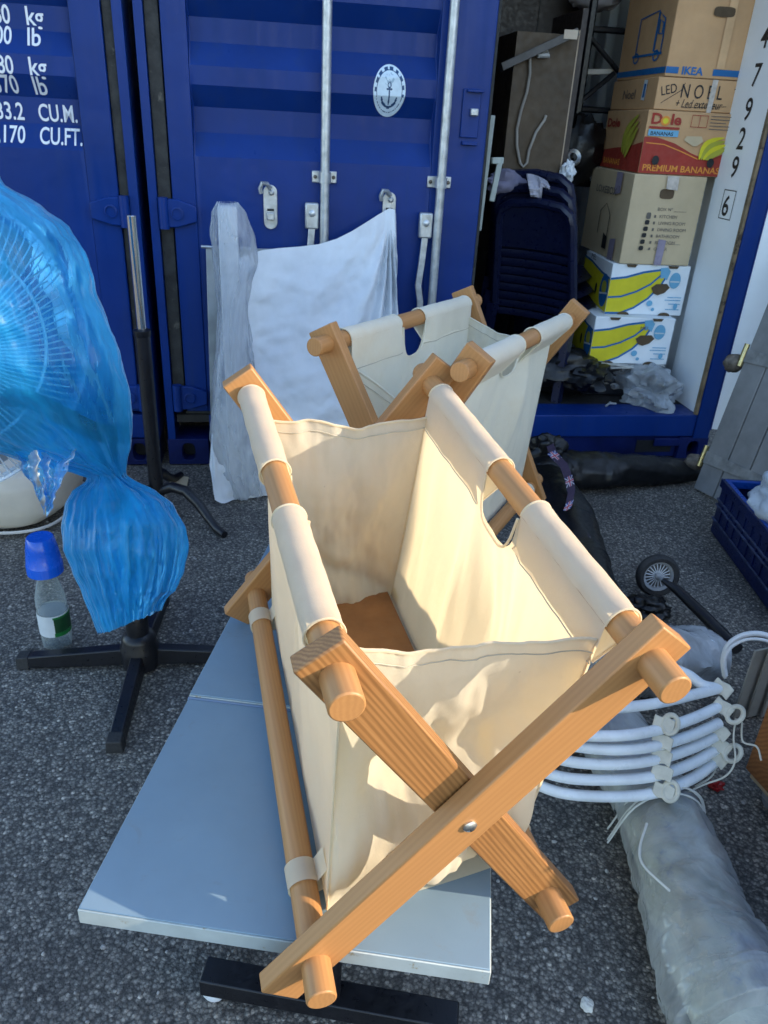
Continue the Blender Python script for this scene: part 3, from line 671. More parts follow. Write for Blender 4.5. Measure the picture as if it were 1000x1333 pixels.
# unseen containers added at the right to throw shade over the yard
def shade_container(label, loc, yaw, z0, mm):
    M = Matrix.Translation(V((loc[0], loc[1], z0))) @ Matrix.Rotation(yaw, 4, 'Z')
    r = thing('shipping_container', label, 'shipping container', M=M)
    for s in (0, 2.44):
        wb = wallprof(s, .036 if s == 0 else -.036, 0, 6.06, .12, 2.5, .12); wb.build('side_wall', mm, r, smooth=20)
    for y in (0, 6.06): MB().box((0.0, y-.01, .12), (2.44, y+.01, 2.5)).build('end_wall', mm, r, smooth=0)
    MB().box((-.01, -.02, 2.5), (2.45, 6.08, 2.59)).build('roof', mm, r, smooth=0); MB().box((-.01, -.02, 0), (2.45, 6.08, .119)).build('base_frame', mm, r, smooth=0)
GREYC = pbr('grey_container_paint', (.45, .46, .47), .5, 0, .15, 2)
YE = .45
shade_container('grey shipping container standing along the right side of the yard', (4.1, YE, 0), 0, 0, GREYC)
shade_container('grey shipping container stacked on top of the one on the right', (4.1, YE, 0), 0, 2.6, GREYC)
shade_container('single low grey shipping container beside the yard entrance', (5.75, YE-6.1, 0), 0, 0, GREYC)

# ------------------------------------------------------------------ stacked boxes inside the container
class Box:                                  # carton with a near upright corner C; e1 runs along its right face, e2 back along its left face
    def __init__(s, name, label, cat, C, yaw, wref, dref, h, m, group=None, lr=None):
        s.C = V(C); s.e1 = (EX*math.cos(yaw)+EY*math.sin(yaw)); s.e2 = (EY*math.cos(yaw)-EX*math.sin(yaw)); s.h = h; s.m = m; s.k = 0
        def reach(px, n, e): d = ray(*px); t = (s.C-CAM).dot(n)/d.dot(n); return (CAM+d*t-s.C).dot(e)
        w = min(.40, reach(lr[1], s.e2, s.e1)); d = min(.56, max(.3, reach(lr[0], s.e1, s.e2))); s.w, s.d = w, d; s.fw, s.fd = w/wref, d/dref; s.dref = dref
        print(label[:30], 'w', round(w, 3), 'd', round(d, 3), 'h', round(h, 3), 'a', round((s.C-A0).dot(EX), 3), 'b', round((s.C-A0).dot(EY), 3))
        s.t = thing(name, label, cat, s.C, group); bx = MW()
        f = lambda a, b, z: s.C+s.e1*a+s.e2*b+V((0, 0, z))
        s.f = f
        bx.hexa([f(0, 0, 0), f(w, 0, 0), f(w, d, 0), f(0, d, 0), f(0, 0, h), f(w, 0, h), f(w, d, h), f(0, d, h)])
        s.body = bx.build('carton', m, s.t, smooth=30, bevel=.004)
    def on(s, face, a, z, off):            # face 'R': a from the corner to the right; 'L': a from the far left to the corner
        return s.f(a*s.fw, -off, z) if face == 'R' else s.f(-off, s.d-a*s.fd, z)
    def poly(s, face, pts, m, name='print', par=None):
        s.k += 1; off = .0016+.00035*s.k; mb = MW(); mb.face([s.on(face, a, z, off) for a, z in pts]); return mb.build(name, m, par or s.body, smooth=0)
    def line(s, face, pts, wd, m, name='print', closed=False):
        s.k += 1; off = .0016+.00035*s.k; mb = MW()
        P = [V((a, z)) for a, z in pts]
        if closed: P.append(P[0])
        L = []
        for i, p in enumerate(P):
            t = (P[min(i+1, len(P)-1)]-P[max(i-1, 0)]).normalized()
            if closed and i in (0, len(P)-1): t = (P[1]-P[-2]).normalized()
            n = V((-t.y, t.x))*wd/2; L.append([s.on(face, *(p-n), off), s.on(face, *(p+n), off)])
        mb.loops(L, closed=False, caps=False); return mb.build(name, m, s.body, smooth=0)
    def oval(s, face, a, z, ra, rz, m, name='print', rot=0, sq=1.):
        pts = []
        for k in range(28):
            t = 2*math.pi*k/28; x, y = ra*math.copysign(abs(math.cos(t))**sq, math.cos(t)), rz*math.copysign(abs(math.sin(t))**sq, math.sin(t))
            pts.append((a+x*math.cos(rot)-y*math.sin(rot), z+x*math.sin(rot)+y*math.cos(rot)))
        return s.poly(face, pts, m, name)
    def text(s, face, a, z, st, size, m, align='LEFT', sx=1., bold=0., shear=0., name='lettering', rot=0.):
        s.k += 1; off = .0016+.00035*s.k; i = s.t.matrix_basis.inverted(); xd = s.e1 if face == 'R' else -s.e2
        xr = (xd*math.cos(rot)+V((0, 0, 1))*math.sin(rot)); yr = (V((0, 0, 1))*math.cos(rot)-xd*math.sin(rot))
        return text(name, st, size, m, s.body, s.on(face, a, z, off)-s.C, xr, yr, align, sx*(s.fw if face == 'R' else s.fd), bold, None, shear)
def crescent(a0, z0, a1, z1, bow, th, n=18):    # banana outline between two tips
    d = V((a1-a0, z1-z0)); nrm = V((-d.y, d.x)).normalized(); up, dn = [], []
    for i in range(n+1):
        t = i/n; c = V((a0, z0))+d*t - nrm*bow*math.sin(math.pi*t); hw = th*(math.sin(math.pi*t)**.6)*.5+.002
        up.append(tuple(c+nrm*hw)); dn.append(tuple(c-nrm*hw))
    return up+dn[::-1]
Zs = .405
pc = G(766, 472, Zs); YB = -.06
# low platform under the stack
pl = thing('plastic_crate', 'low black crate under the stack of boxes', 'crate', pc-V((0, 0, Zs)))
mb = MW(); e1 = EX*math.cos(YB)+EY*math.sin(YB); e2 = EY*math.cos(YB)-EX*math.sin(YB)
def pf_(a, b, z): return V((pc.x, pc.y, 0))+e1*a+e2*b+V((0, 0, z))
mb.hexa([pf_(.0, .02, .236), pf_(.38, .02, .236), pf_(.38, .5, .236), pf_(.0, .5, .236), pf_(-.01, .01, .385), pf_(.39, .01, .385), pf_(.39, .5, .385), pf_(-.01, .5, .385)]); mb.build('crate_body', DARKP, pl, smooth=30, bevel=.006)
mb = MW(); mb.hexa([pf_(-.02, 0, .366), pf_(.4, 0, .366), pf_(.4, .51, .366), pf_(-.02, .51, .366), pf_(-.02, 0, .3862), pf_(.4, 0, .3862), pf_(.4, .51, .3862), pf_(-.02, .51, .3862)]); mb.build('crate_rim', DARKP, pl, smooth=30, bevel=.004)
for k in range(4):
    nw = thing('newspaper', ['topmost newspaper folded under the lowest banana box', 'second newspaper down under the lowest banana box', 'third newspaper down under the lowest banana box', 'bottom newspaper lying on the black crate'][k], 'newspaper', pf_(.2, .1, .388+.004*(3-k)), 'newspapers under the boxes')
    mb = MW(); z0 = .3875+.0043*(3-k); of = [-.035, -.02, -.05, -.03][k]; x0 = [-.01, .02, .0, .03][k]
    def nf(x, y, zz): return pf_(x0+(.37-x0)*x, of+y*.3, zz+.006*math.sin(x*7+k*2)*max(0, 1-y*5)+.003*fbm(x*5, k))
    L = [[nf(i/20, 0, z0) for i in range(21)], [nf(i/20, 1, z0) for i in range(21)], [nf(i/20, 1, z0+.004) for i in range(21)], [nf(i/20, 0, z0+.004) for i in range(21)]]
    mb.loops(L+[L[0]], closed=False, caps=False).build('sheets', PAPER, nw, smooth=0)
def bananabox(label, C, yaw, h, txt, lr):
    B = Box('banana_box', label, 'cardboard box', C, yaw, .365, .36, h, CARDW, 'white banana boxes', lr)
    k = h/.225
    # left face: bunch end, right face: bananas running to a stalk
    B.poly('L', [(.0, .03*k), (.36, .005), (.36, .155*k), (.25, .165*k), (.1, .19*k), (.0, .20*k)], YELLOW, 'banana_print')
    B.poly('R', [(.0, .005), (.07, .005), (.13, .03*k), (.19, .075*k), (.235, .13*k), (.255, .178*k), (.23, .203*k), (.15, .19*k), (.07, .165*k), (.0, .155*k)], YELLOW, 'banana_print')
    B.line('R', [(.0, .157*k), (.07, .167*k), (.15, .192*k), (.23, .205*k)], .010, BLUEP); B.line('R', [(.0, .075*k), (.06, .08*k), (.13, .105*k), (.19, .14*k), (.235, .185*k)], .009, BLUEP)
    B.line('R', [(.0, .004), (.07, .006), (.13, .031*k), (.19, .076*k), (.238, .135*k), (.257, .178*k)], .009, BLUEP)
    B.line('L', [(.0, .2*k), (.1, .192*k), (.25, .167*k), (.36, .157*k)], .010, BLUEP)
    B.poly('R', [(.222, .213*k), (.255, .217*k), (.272, .20*k), (.262, .16*k), (.246, .172*k), (.232, .165*k)], BLUEL, 'stalk_print')
    B.oval('L', .31, .095*k, .052, .075*k, BLUEP, 'oval_sticker'); B.oval('L', .31, .11*k, .03, .03*k, YELLOWD, 'oval_sticker'); B.line('L', [(.265, .075*k), (.355, .09*k)], .008, WHITEL)
    B.oval('R', .30, .16*k, .026, .036*k, BLUEL, 'oval_sticker'); B.line('R', [(.278, .155*k), (.322, .155*k)], .006, WHITEL)
    B.poly('R', [(.195, .125*k), (.215, .142*k), (.265, .145*k), (.282, .128*k), (.262, .104*k), (.232, .092*k), (.21, .1*k)], CARDIN, 'hand_hole')
    B.oval('L', .215, .085*k, .012, .026*k, INK, 'hand_hole')
    for a in (.085, .28): B.oval('R', a, .0 if a < .2 else .001, .028, .014, CARDIN, 'notch')
    for a in (.085, .28): B.poly('R', [(a-.026, h), (a-.018, h-.013), (a+.018, h-.013), (a+.026, h)], CARDIN, 'notch')
    for i, (z, w_) in enumerate(((.085, .06), (.072, .07), (.055, .05), (.03, .06))): B.line('R', [(.34-w_, z*k), (.345, z*k)], .004, BLUEL)
    B.oval('R', .20, .055*k, .014, .014, BLUEL); B.oval('R', .325, .045*k, .010, .014*k, BLUEL); B.oval('R', .22, .028*k, .008, .008, BLUEL)
    if txt: B.text('L', .10, .205*k, 'MEL', .035, INK, sx=1.1, shear=.2)
    else: B.text('R', .205, .172*k, 'MEL', .02, GREYINK, sx=1.2)
    return B
def up(px, py, P): return ZV(px, py, P)
C1 = pc; z2 = up(779, 412, C1); b1 = bananabox('white banana box at the bottom of the stack with yellow bananas printed', C1, YB, z2-Zs, False, ((740, 439), (870, 462)))
C2 = G(787, 408, z2+.001); z3 = up(804, 343, C2); b2 = bananabox('white banana box, second from the bottom, under the plain kraft box', C2, YB, z3-z2-.002, True, ((753, 395), (885, 415)))
C3 = G(806, 343, z3+.001); z4 = up(831, 226, C3); h3 = z4-z3-.002
b3 = Box('cardboard_box', 'plain kraft moving box with a room checklist, in the middle of the stack', 'cardboard box', C3, YB+.02, .342, .30, h3, CARD2, 'boxes stacked in the container', ((750, 313), (896, 346)))
b3.oval('R', .165, h3*.80, .034, .021, CARDIN, 'hand_hole', 0, .55)
b3.text('R', .135, h3*.615, 'BOX N°', .019, GREYINK, sx=1.1); b3.line('R', [(.215, h3*.612), (.275, h3*.612)], .0015, GREYINK)
for i, s_ in enumerate(('KITCHEN', 'LIVING ROOM', 'DINING ROOM', 'BATHROOM', 'BEDROOM', 'OTHER')):
    z = h3*(.535-.073*i); b3.text('R', .150, z, s_, .0195, GREYINK, sx=1.05); b3.poly('R', [(.125, z), (.134, z), (.134, z+.012), (.125, z+.012)], GREYINK)
    b3.oval('R', .098-.002*i, z+.008, .011, .010 if i else .014, INK if i else GREYINK, 'room_icon', 0, .6)
b3.line('R', [(.215, h3*.245), (.275, h3*.245)], .0015, GREYINK)
b3.poly('R', [(.165, 0), (.20, 0), (.203, .11), (.166, .115)], VIOLET, 'tape'); b3.poly('R', [(.15, h3-.002), (.205, h3-.002), (.207, h3-.06), (.153, h3-.055)], TAPE, 'tape')
b3.poly('L', [(.225, 0), (.262, 0), (.262, .1), (.225, .09)], VIOLET, 'tape'); b3.poly('L', [(.20, h3-.002), (.24, h3-.002), (.24, h3-.09), (.2, h3-.1)], VIOLET, 'tape')
b3.text('L', .07, h3*.73, 'LOXEBOX', .045, GREYINK, sx=.7, bold=.012)
b3.line('L', [(.13, h3*.25), (.13, h3*.52), (.165, h3*.62), (.2, h3*.5), (.2, h3*.22)], .004, INK); b3.poly('L', [(.175, h3*.1), (.205, h3*.1), (.205, h3*.24), (.175, h3*.28)], INK, 'print')
C4 = FPw(831, 221, .335); C4.z = z4+.001; z5 = up(846, 142, C4); h4 = z5-z4-.002
b4 = Box('banana_box', 'brown banana box with a red printed band, above the room checklist box', 'cardboard box', C4, YB-.02, .335, .30, h4, CARD, 'boxes stacked in the container', ((775, 201), (942, 229)))
W4 = .335
b4.poly('R', [(0, .002), (W4, .002), (W4, h4*.42), (.26, h4*.26), (.19, h4*.36), (.12, h4*.5), (.05, h4*.58), (0, h4*.585)], RED, 'red_band'); b4.line('R', [(.01, h4*.49), (.08, h4*.475), (.15, h4*.38), (.22, h4*.27)], .004, ORANGE)
b4.poly('L', [(0, .002), (.3, .002), (.3, h4*.5), (.2, h4*.4), (.1, h4*.36), (0, h4*.3)], RED, 'red_band')
b4.text('R', .012, h4*.05, 'PREMIUM BANANAS', .036, ORANGE, sx=.93, bold=.022); b4.text('L', .03, h4*.08, 'BANANAS', .036, ORANGE, sx=.8, bold=.02)
b4.text('R', .012, h4*.79, 'D', .058, RED, sx=1., bold=.03); b4.oval('R', .068, h4*.84, .018, .019, ORANGE, 'sun_print'); b4.oval('R', .068, h4*.84, .010, .011, YELLOW, 'sun_print'); b4.text('R', .087, h4*.79, 'le', .058, RED, sx=1., bold=.03); b4.text('L', .02, h4*.72, 'Dole', .05, RED, sx=1., bold=.03)
b4.poly('R', [(.01, h4*.75), (.125, h4*.75), (.125, h4*.715), (.01, h4*.715)], RED); b4.poly('R', [(.01, h4*.70), (.125, h4*.70), (.125, h4*.60), (.01, h4*.60)], BLUEL); b4.text('R', .018, h4*.615, 'BANANAS', .020, INK, sx=.95, bold=.02)
b4.poly('R', [(.150, h4*.56), (.158, h4*.625), (.215, h4*.63), (.225, h4*.555), (.205, h4*.48), (.19, h4*.47)], CARD2, 'hand_hole')
b4.line('R', [(.165, h4*.77), (.165, h4*.95), (.225, h4*.95), (.225, h4*.77)], .003, RED, 'print', True); b4.line('R', [(.195, h4*.77), (.195, h4*.95)], .002, RED)
for i in range(5): b4.line('R', [(.235, h4*(.95-.05*i)), (.235+.085-.012*(i % 3), h4*(.95-.05*i))], .003, GREYINK)
for i in range(4): b4.poly('R', crescent(.222+.008*i, h4*(.27-.0*i), .30+.006*i, h4*(.63-.055*i), -.028+.009*i, .018), YELLOWD if i % 2 else YELLOW, 'banana_print')
for i in range(3): b4.poly('L', crescent(.175+.014*i, h4*(.30-.04*i), .255+.004*i, h4*(.92-.1*i), -.03+.012*i, .022), YELLOWD, 'banana_print')
b4.oval('R', .055, h4*.22, .0135, .019, INK, 'vent_hole'); b4.oval('R', .268, h4*.22, .0135, .019, INK, 'vent_hole')
C5 = FPw(851, 140, .34); C5.z = z5+.001; z6 = up(860, 99, C5); h5 = z6-z5-.002
b5 = Box('cardboard_box', 'shallow brown box with black handwriting and clear tape, under the largest box', 'cardboard box', C5, YB-.0, .325, .34, h5, CARD, 'boxes stacked in the container', ((782, 129), (962, 147)))
b5.text('R', .018, h5*.42, 'LED', .05, INK, sx=.7, rot=.25); b5.line('R', [(.022, h5*.2), (.09, h5*.62), (.1, h5*.85)], .0022, INK); b5.text('R', .088, h5*.4, 'N O E L', .075, INK, sx=.62); b5.text('R', .075, h5*.1, '+ Led exterieur', .046, INK, sx=.6, shear=.3); b5.text('R', .285, h5*.6, '+', .05, INK); b5.line('R', [(.112, h5*.1), (.27, h5*.2)], .002, INK)
b5.poly('R', [(.198, -.02), (.216, -.02), (.22, h5), (.2, h5)], TAPE, 'tape'); b5.poly('R', [(.194, -.035), (.214, -.035), (.214, -.018), (.194, -.018)], WHITEL, 'tape_end')
b5.poly('L', [(.245, h5*.3), (.27, h5*.28), (.275, h5*.92), (.25, h5*.94)], WHITEL, 'paper_label'); b5.poly('L', [(.251, h5*.38), (.266, h5*.37), (.268, h5*.8), (.254, h5*.82)], BLUEP, 'barcode'); b5.text('L', .1, h5*.35, 'Noel', .055, GREYINK, sx=.9)
C6 = FPw(866, 94, .335); C6.z = z6+.001; h6 = .42
b6 = Box('cardboard_box', 'large brown box with blue van print and blue band, topmost of the stack', 'cardboard box', C6, YB+.02, .325, .34, h6, CARD, 'boxes stacked in the container', ((790, 89), (962, 102)))
b6.poly('R', [(0, .012), (.055, .012), (.055, .036), (0, .036)], BLUEP, 'blue_band'); b6.poly('R', [(.205, .012), (.325, .012), (.325, .036), (.205, .036)], BLUEP, 'blue_band'); b6.poly('L', [(0, .012), (.34, .012), (.34, .036), (0, .036)], BLUEP, 'blue_band'); b6.text('R', .068, .011, 'IKEA', .04, BLUEP, sx=1.12, bold=.03)
for pts in ([(.12, .09), (.12, .235), (.24, .25), (.24, .1)], [(.245, .1), (.245, .245), (.285, .215), (.29, .15), (.29, .09)], [(.255, .215), (.28, .2), (.28, .16), (.255, .165)]): b6.line('L', pts, .008, BLUEP, 'van_print', len(pts) > 4 or pts[0][1] > .2)
b6.line('L', [(.1, .09), (.3, .088)], .009, BLUEP, 'van_print'); 
for a in (.13, .265): b6.line('L', [(a+.017*math.cos(t*.63), .082+.019*math.sin(t*.63)) for t in range(10)], .007, BLUEP, 'van_print', True)
b6.poly('R', [(.215, .037), (.25, .037), (.25, h6), (.215, h6)], pbr('brown_tape', (.66, .40, .20), .45), 'tape'); b6.oval('R', .2, .24, .045, .018, CARDIN, 'hand_hole', 0, .5)

# ------------------------------------------------------------------ other things inside the container
def LB(px, py, b): return FPw(px, py, b)
# wardrobe with hardboard back
b_ = .55; P = [LB(653, 222, b_), LB(727, 234, b_), LB(753, 46, b_), LB(661, 78, b_)]
aL, aR = FP(654, 222, b_)[0], FP(727, 234, b_)[0]; zb, zt = FP(727, 234, b_)[1]-.35, FP(753, 46, b_)[1]
wd = thing('wardrobe', 'upended brown cabinet with hardboard back and a loose white cable', 'cabinet', LW(aL, b_, 0))
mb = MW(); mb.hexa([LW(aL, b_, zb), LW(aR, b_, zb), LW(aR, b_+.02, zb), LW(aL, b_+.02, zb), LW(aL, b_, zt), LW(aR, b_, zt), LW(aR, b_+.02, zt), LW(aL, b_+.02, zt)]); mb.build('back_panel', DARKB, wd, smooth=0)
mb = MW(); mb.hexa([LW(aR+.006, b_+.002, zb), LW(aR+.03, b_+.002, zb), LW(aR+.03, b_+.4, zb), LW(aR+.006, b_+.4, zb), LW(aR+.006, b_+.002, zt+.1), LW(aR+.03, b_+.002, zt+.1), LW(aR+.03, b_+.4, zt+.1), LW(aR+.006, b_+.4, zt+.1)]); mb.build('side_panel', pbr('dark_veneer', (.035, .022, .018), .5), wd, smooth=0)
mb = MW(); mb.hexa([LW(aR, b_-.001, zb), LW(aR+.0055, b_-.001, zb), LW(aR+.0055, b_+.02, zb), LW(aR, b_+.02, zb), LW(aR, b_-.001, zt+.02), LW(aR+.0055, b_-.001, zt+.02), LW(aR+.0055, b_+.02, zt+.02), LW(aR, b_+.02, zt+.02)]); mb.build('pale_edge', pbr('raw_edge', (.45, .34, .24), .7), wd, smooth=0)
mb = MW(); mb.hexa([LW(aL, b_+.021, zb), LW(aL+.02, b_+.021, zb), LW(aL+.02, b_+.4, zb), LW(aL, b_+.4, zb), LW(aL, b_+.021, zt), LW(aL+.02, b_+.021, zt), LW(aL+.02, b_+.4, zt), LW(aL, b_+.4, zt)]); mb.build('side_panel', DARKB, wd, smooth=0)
mb = MW(); mb.tube([LB(x, y, b_-.015) for x, y in ((690, 75), (690, 95), (686, 120), (678, 145), (673, 168), (673, 190), (677, 212), (681, 217), (686, 212), (689, 195), (698, 172), (709, 156), (711, 150))], .0065, 8); mb.build('cable', pbr('grey_cable', (.33, .30, .26), .5), wd)
mb = MW(); mb.tube([LB(698, 66, b_-.03), LB(711, 65, b_-.02), LB(714, 72, b_-.03), LB(700, 72, b_-.03)], .011, 8); mb.build('cable_coil', pbr('cable_wrap', (.42, .42, .40), .5), wd)
pk = thing('plank', 'grey plank with pale sawn end lying on top of the brown cabinet', 'plank', LB(745, 45, b_-.03))
axial('plank_body', LB(652, 88, b_-.03), LB(751, 42, b_-.03), (0, 1, 0), .028, .0155, pbr('grey_plank', (.13, .12, .11), .8), pk)
mb = MW(); q = LB(743, 44.5, b_-.062); mb.box((q.x-.028, q.y-.002, q.z-.018), (q.x+.030, q.y, q.z+.016)); mb.build('sawn_end', pbr('sawn_wood', (.62, .50, .38), .8), pk, smooth=0)
dk = thing('cupboard', 'dark brown cupboard standing behind the hardboard cabinet', 'cabinet', LW(1.5, 1.3, .24))
mb = MW(); a0, a1 = FP(640, 60, 1.3)[0], FP(752, 60, 1.3)[0]; mb.hexa([LW(a0, 1.3, .24), LW(a1, 1.3, .24), LW(a1, 1.75, .24), LW(a0, 1.75, .24), LW(a0, 1.3, 2.35), LW(a1, 1.3, 2.35), LW(a1, 1.75, 2.35), LW(a0, 1.75, 2.35)]); mb.build('cupboard_body', pbr('dark_brown_wood', (.022, .013, .009), .5), dk, bevel=.004)
mb = MW(); am = (a0+a1)/2; mb.hexa([LW(am-.002, 1.296, .3), LW(am+.002, 1.296, .3), LW(am+.002, 1.2995, .3), LW(am-.002, 1.2995, .3), LW(am-.002, 1.296, 2.3), LW(am+.002, 1.296, 2.3), LW(am+.002, 1.2995, 2.3), LW(am-.002, 1.2995, 2.3)]); mb.build('door_gap', INK, dk, smooth=0)
# black rack with cross braces
rk = thing('metal_rack', 'black metal rack with diagonal braces beside the boxes', 'rack', LW(2.1, .95, .24))
def rb(n, p, q, r=.016): 
    mb = MW(); P, Q = LB(*p, .95), LB(*q, .95); mb.tube([P, P.lerp(Q, .5), Q], r, 6); mb.build(n, BLACKM, rk, smooth=30)
pb = LB(752, 150, .95); px_, pz = FP(752, 150, .95)
for da, nm in ((0, 0), (.42, 1)): 
    mb = MW(); mb.tube([LW(px_+da, .95, .24), LW(px_+da, .95, 1.2), LW(px_+da, .95, 2.4)], .02, 6); mb.build('upright', BLACKM, rk)
for z in (FP(780, 38, .95)[1], FP(775, 143, .95)[1], FP(775, 240, .95)[1]):
    mb = MW(); mb.tube([LW(px_, .96, z), LW(px_+.42, .96, z)], .014, 6); mb.build('crossbar', BLACKM, rk)
for p, q in (((768, 48), (815, 105)), ((752, 135), (800, 95)), ((754, 150), (790, 200))): rb('brace', p, q, .012)
sh = thing('shelf_board', 'pale shelf slat fixed across the black rack', 'board', LB(770, 94, 1.0)); axial('slat', LB(757, 94, 1.0), LB(800, 93, 1.0), (0, 1, 0), .02, .012, pbr('pale_slat', (.6, .55, .47), .7), sh)
wb = thing('storage_bag', 'white bag wedged at the top behind the rack', 'bag', LB(775, 3, 1.1)); MW().blob(LB(775, -4, 1.15), (.13, .1, .06), amp=.2, seed=4).build('bag_body', pbr('greyish_cloth', (.5, .47, .48), .8), wb)
# stacked garden chairs seen from the back, slatted
def make_chair(m, label, group, loc, yaw, tilt):
    r = thing('garden_chair', label, 'chair', (0, 0, 0), group)
    W, HB = .205, .88
    def bk(x, z): return V((x*(1-.12*max(0, (z-.42)/.4)), .07*((z-.4)/.4)+.03*(1-(x/W)**2)*-1, z))
    b = MB(); n = 12
    L = []
    for i in range(21):                                    # outer rim of the back
        t = i/20; 
        if t < .36: x, z = -W, .36+(HB-.07-.36)*t/.36
        elif t < .64: an = math.pi*(1-(t-.36)/.28); x, z = W*math.copysign(abs(math.cos(an))**.6, math.cos(an)), HB-.07+.07*math.sin(an)
        else: x, z = W, HB-.07-(HB-.43)*(t-.64)/.36
        L.append(bk(x, z))
    b.tube(L, .021, 8)
    o = b.build('back_frame', m, r)
    for k in range(8):
        z = .34+.041*k; s_ = MB(); s_.grid(lambda u, v: bk((u-.5)*2*(W-.015), z+v*.034)+V((0, .004*math.sin(math.pi*v), 0)), 10, 3); s_.build('slat', m, o)
    p = MB(); p.grid(lambda u, v: bk((u-.5)*2*(W-.01)*(1-.12*v**3), .672+v*.195), 10, 3); p.build('top_rail', m, o)
    se = MB(); se.grid(lambda u, v: V(((u-.5)*2*W, -.42*v-.02, .40+.012*math.cos((u-.5)*3)-.015*math.sin(v*3))), 10, 10); se.build('seat', m, r)
    for sx in (-1, 1):
        for y0, y1 in ((.02, .09), (-.40, -.44)):
            l = MB(); l.loops([[(sx*(W+.01*q)-.022, y0+(y1-y0)*q-.02, .40*(1-q)), (sx*(W+.01*q)+.022, y0+(y1-y0)*q-.02, .40*(1-q)), (sx*(W+.01*q)+.018, y0+(y1-y0)*q+.02, .40*(1-q)), (sx*(W+.01*q)-.018, y0+(y1-y0)*q+.02, .40*(1-q))] for q in (0, .5, 1)]); l.build('leg', m, r, smooth=30)
    return r
def dup(r, label, loc, rot):
    def rec(o, p):
        c = o.copy(); col.objects.link(c)
        if p: c.parent = p
        for ch in list(o.children): rec(ch, c)
        return c
    c = rec(r, None); c.location = loc; c.rotation_euler = rot; c['label'] = label; return c
for m, grp, pxl, b0, labels, n, yw, dx_ in ((NAVY, 'navy chairs stacked in the container', (655, 432), .40, ['lowest navy slatted plastic chair of the stack beside the boxes', 'middle navy slatted plastic chair of the stack beside the boxes', 'top navy slatted plastic chair of the stack beside the boxes'], 3, 2.38, 0), (DARKP, 'black chairs stacked in the container', (628, 400), .60, ['lower black slatted chair stacked just inside the closed door', 'upper black slatted chair stacked just inside the closed door'], 2, 2.6, 0)):
    base = G(*pxl, .40); al, bl = (base-A0).dot(EX), (base-A0).dot(EY); ch = None
    print('chair', al, bl)
    for k in range(n):
        loc = LW(al-.0*k, b0+.05*k, .236+.055*k)
        if ch is None: ch = make_chair(m, labels[0], grp, loc, 0, 0); ch.location = loc; ch.rotation_euler = (math.radians(-4), 0, yw+RZc)
        else: dup(ch, labels[k], loc, (math.radians(-4), 0, yw+RZc+.03*k))
# white cloths, slatted frame, small bits
cl = thing('cloth', 'white spotted cloth draped over the top of the navy chairs', 'cloth', LB(700, 235, .33))
MW().grid(lambda u, v: LB(685+28*u+6*v, 226+10*u*u+(30 if u < .55 else 14)*v, .36-.06*math.sin(v*2)-.02*fbm(u*4, v*4)), 16, 12).build('cloth_sheet', pbr('spotted_cloth', (.40, .39, .45), .85, 0, .1, 6, spots=(40, .64, (.1, .1, .14))), cl)
cl = thing('cloth', 'lilac grey cloth lying on the black chairs', 'cloth', LB(660, 235, .42)); MW().blob(LB(660, 238, .47), (.085, .06, .055), amp=.3, fr=2.2, seed=9).build('cloth_heap', pbr('lilac_cloth', (.22, .21, .30), .85), cl)
fr_ = thing('slatted_rack', 'pale green slatted rack wedged beside the closed door', 'rack', LB(630, 220, .12))
for p, q, r in (((640, 150), (622, 300), .014), ((652, 205), (640, 262), .011), ((640, 209), (655, 209), .012)): axial('bar', LB(*p, .12), LB(*q, .12), (0, 1, 0), .012, r, GREENP, fr_)
pbn = thing('plastic_bag', 'small white plastic bag caught behind the cabinet', 'bag', LB(738, 228, .5)); MW().blob(LB(738, 227, .52), (.03, .03, .05), amp=.6, fr=2.4, seed=3).build('bag_body', WHITEPL, pbn)
db = thing('bundle', 'dark round bundle lying behind the navy chairs', 'bundle', LB(750, 190, .8)); MW().blob(LB(752, 195, .9), (.13, .1, .16), amp=.25, seed=12).build('bundle_body', BLACKF, db)
mb = MW(); q = LB(745, 206, .7); mb.lathe([(.034, 0), (.04, .012), (.034, .024), (.02, .014), (.02, .01), (.034, 0)], q, (.3, -1, .5), 20, caps=False); fn = thing('metal_ring', 'small shiny metal ring on the dark bundle', 'ring', q); mb.build('ring_body', GALV, fn)
hp = thing('rubbish_bag', 'black plastic bag lying flat on the container floor', 'bag', LB(720, 480, .25)); MW().blob(LB(715, 478, .32), (.24, .16, .11), nu=40, nv=24, amp=.3, fr=2., seed=5, flat=.236).build('bag_body', BLACKF, hp)
hp = thing('rubbish_bag', 'long black bag under the edge of the banana boxes', 'bag', LB(765, 490, .2)); MW().blob(LB(762, 488, .22), (.12, .13, .07), nu=40, nv=24, amp=.35, fr=2.4, seed=8, flat=.236).build('bag_body', BLACKF, hp)
sc = thing('broken_hook', 'small pale broken hook lying on the container floor', 'hook', LB(793, 528, .05)); q = G(793, 527, .24)
mb = MW(); mb.tube([q+V((-.02, -.02, 0)), q+V((0, 0, .008)), q+V((.012, .03, .004))], .005, 6); mb.tube([q+V((0, 0, .008)), q+V((.035, .012, .004))], .005, 6); mb.build('hook_body', GREYPL, sc)
def crumple(c, rad, seed, amp=.45, nu=56, nv=34, flat=None, fr=1.5):
    c = V(c); mb = MB()
    def fn(u, w):
        th = 2*math.pi*u; ph = math.pi*(w-.5); d = V((math.cos(ph)*math.cos(th), math.cos(ph)*math.sin(th), math.sin(ph)))
        q = d*fr+V((seed*5.1, seed*2.7, 0)); r = 1+amp*(noise.turbulence(q, 3, False)-.45)*(.4+.6*abs(math.cos(ph)))
        p = c+V((d.x*rad[0]*r, d.y*rad[1]*r, d.z*rad[2]*r))
        if flat is not None and p.z < flat: p.z = flat
        return p
    m = MW(); m.grid(fn, nu, nv); return m
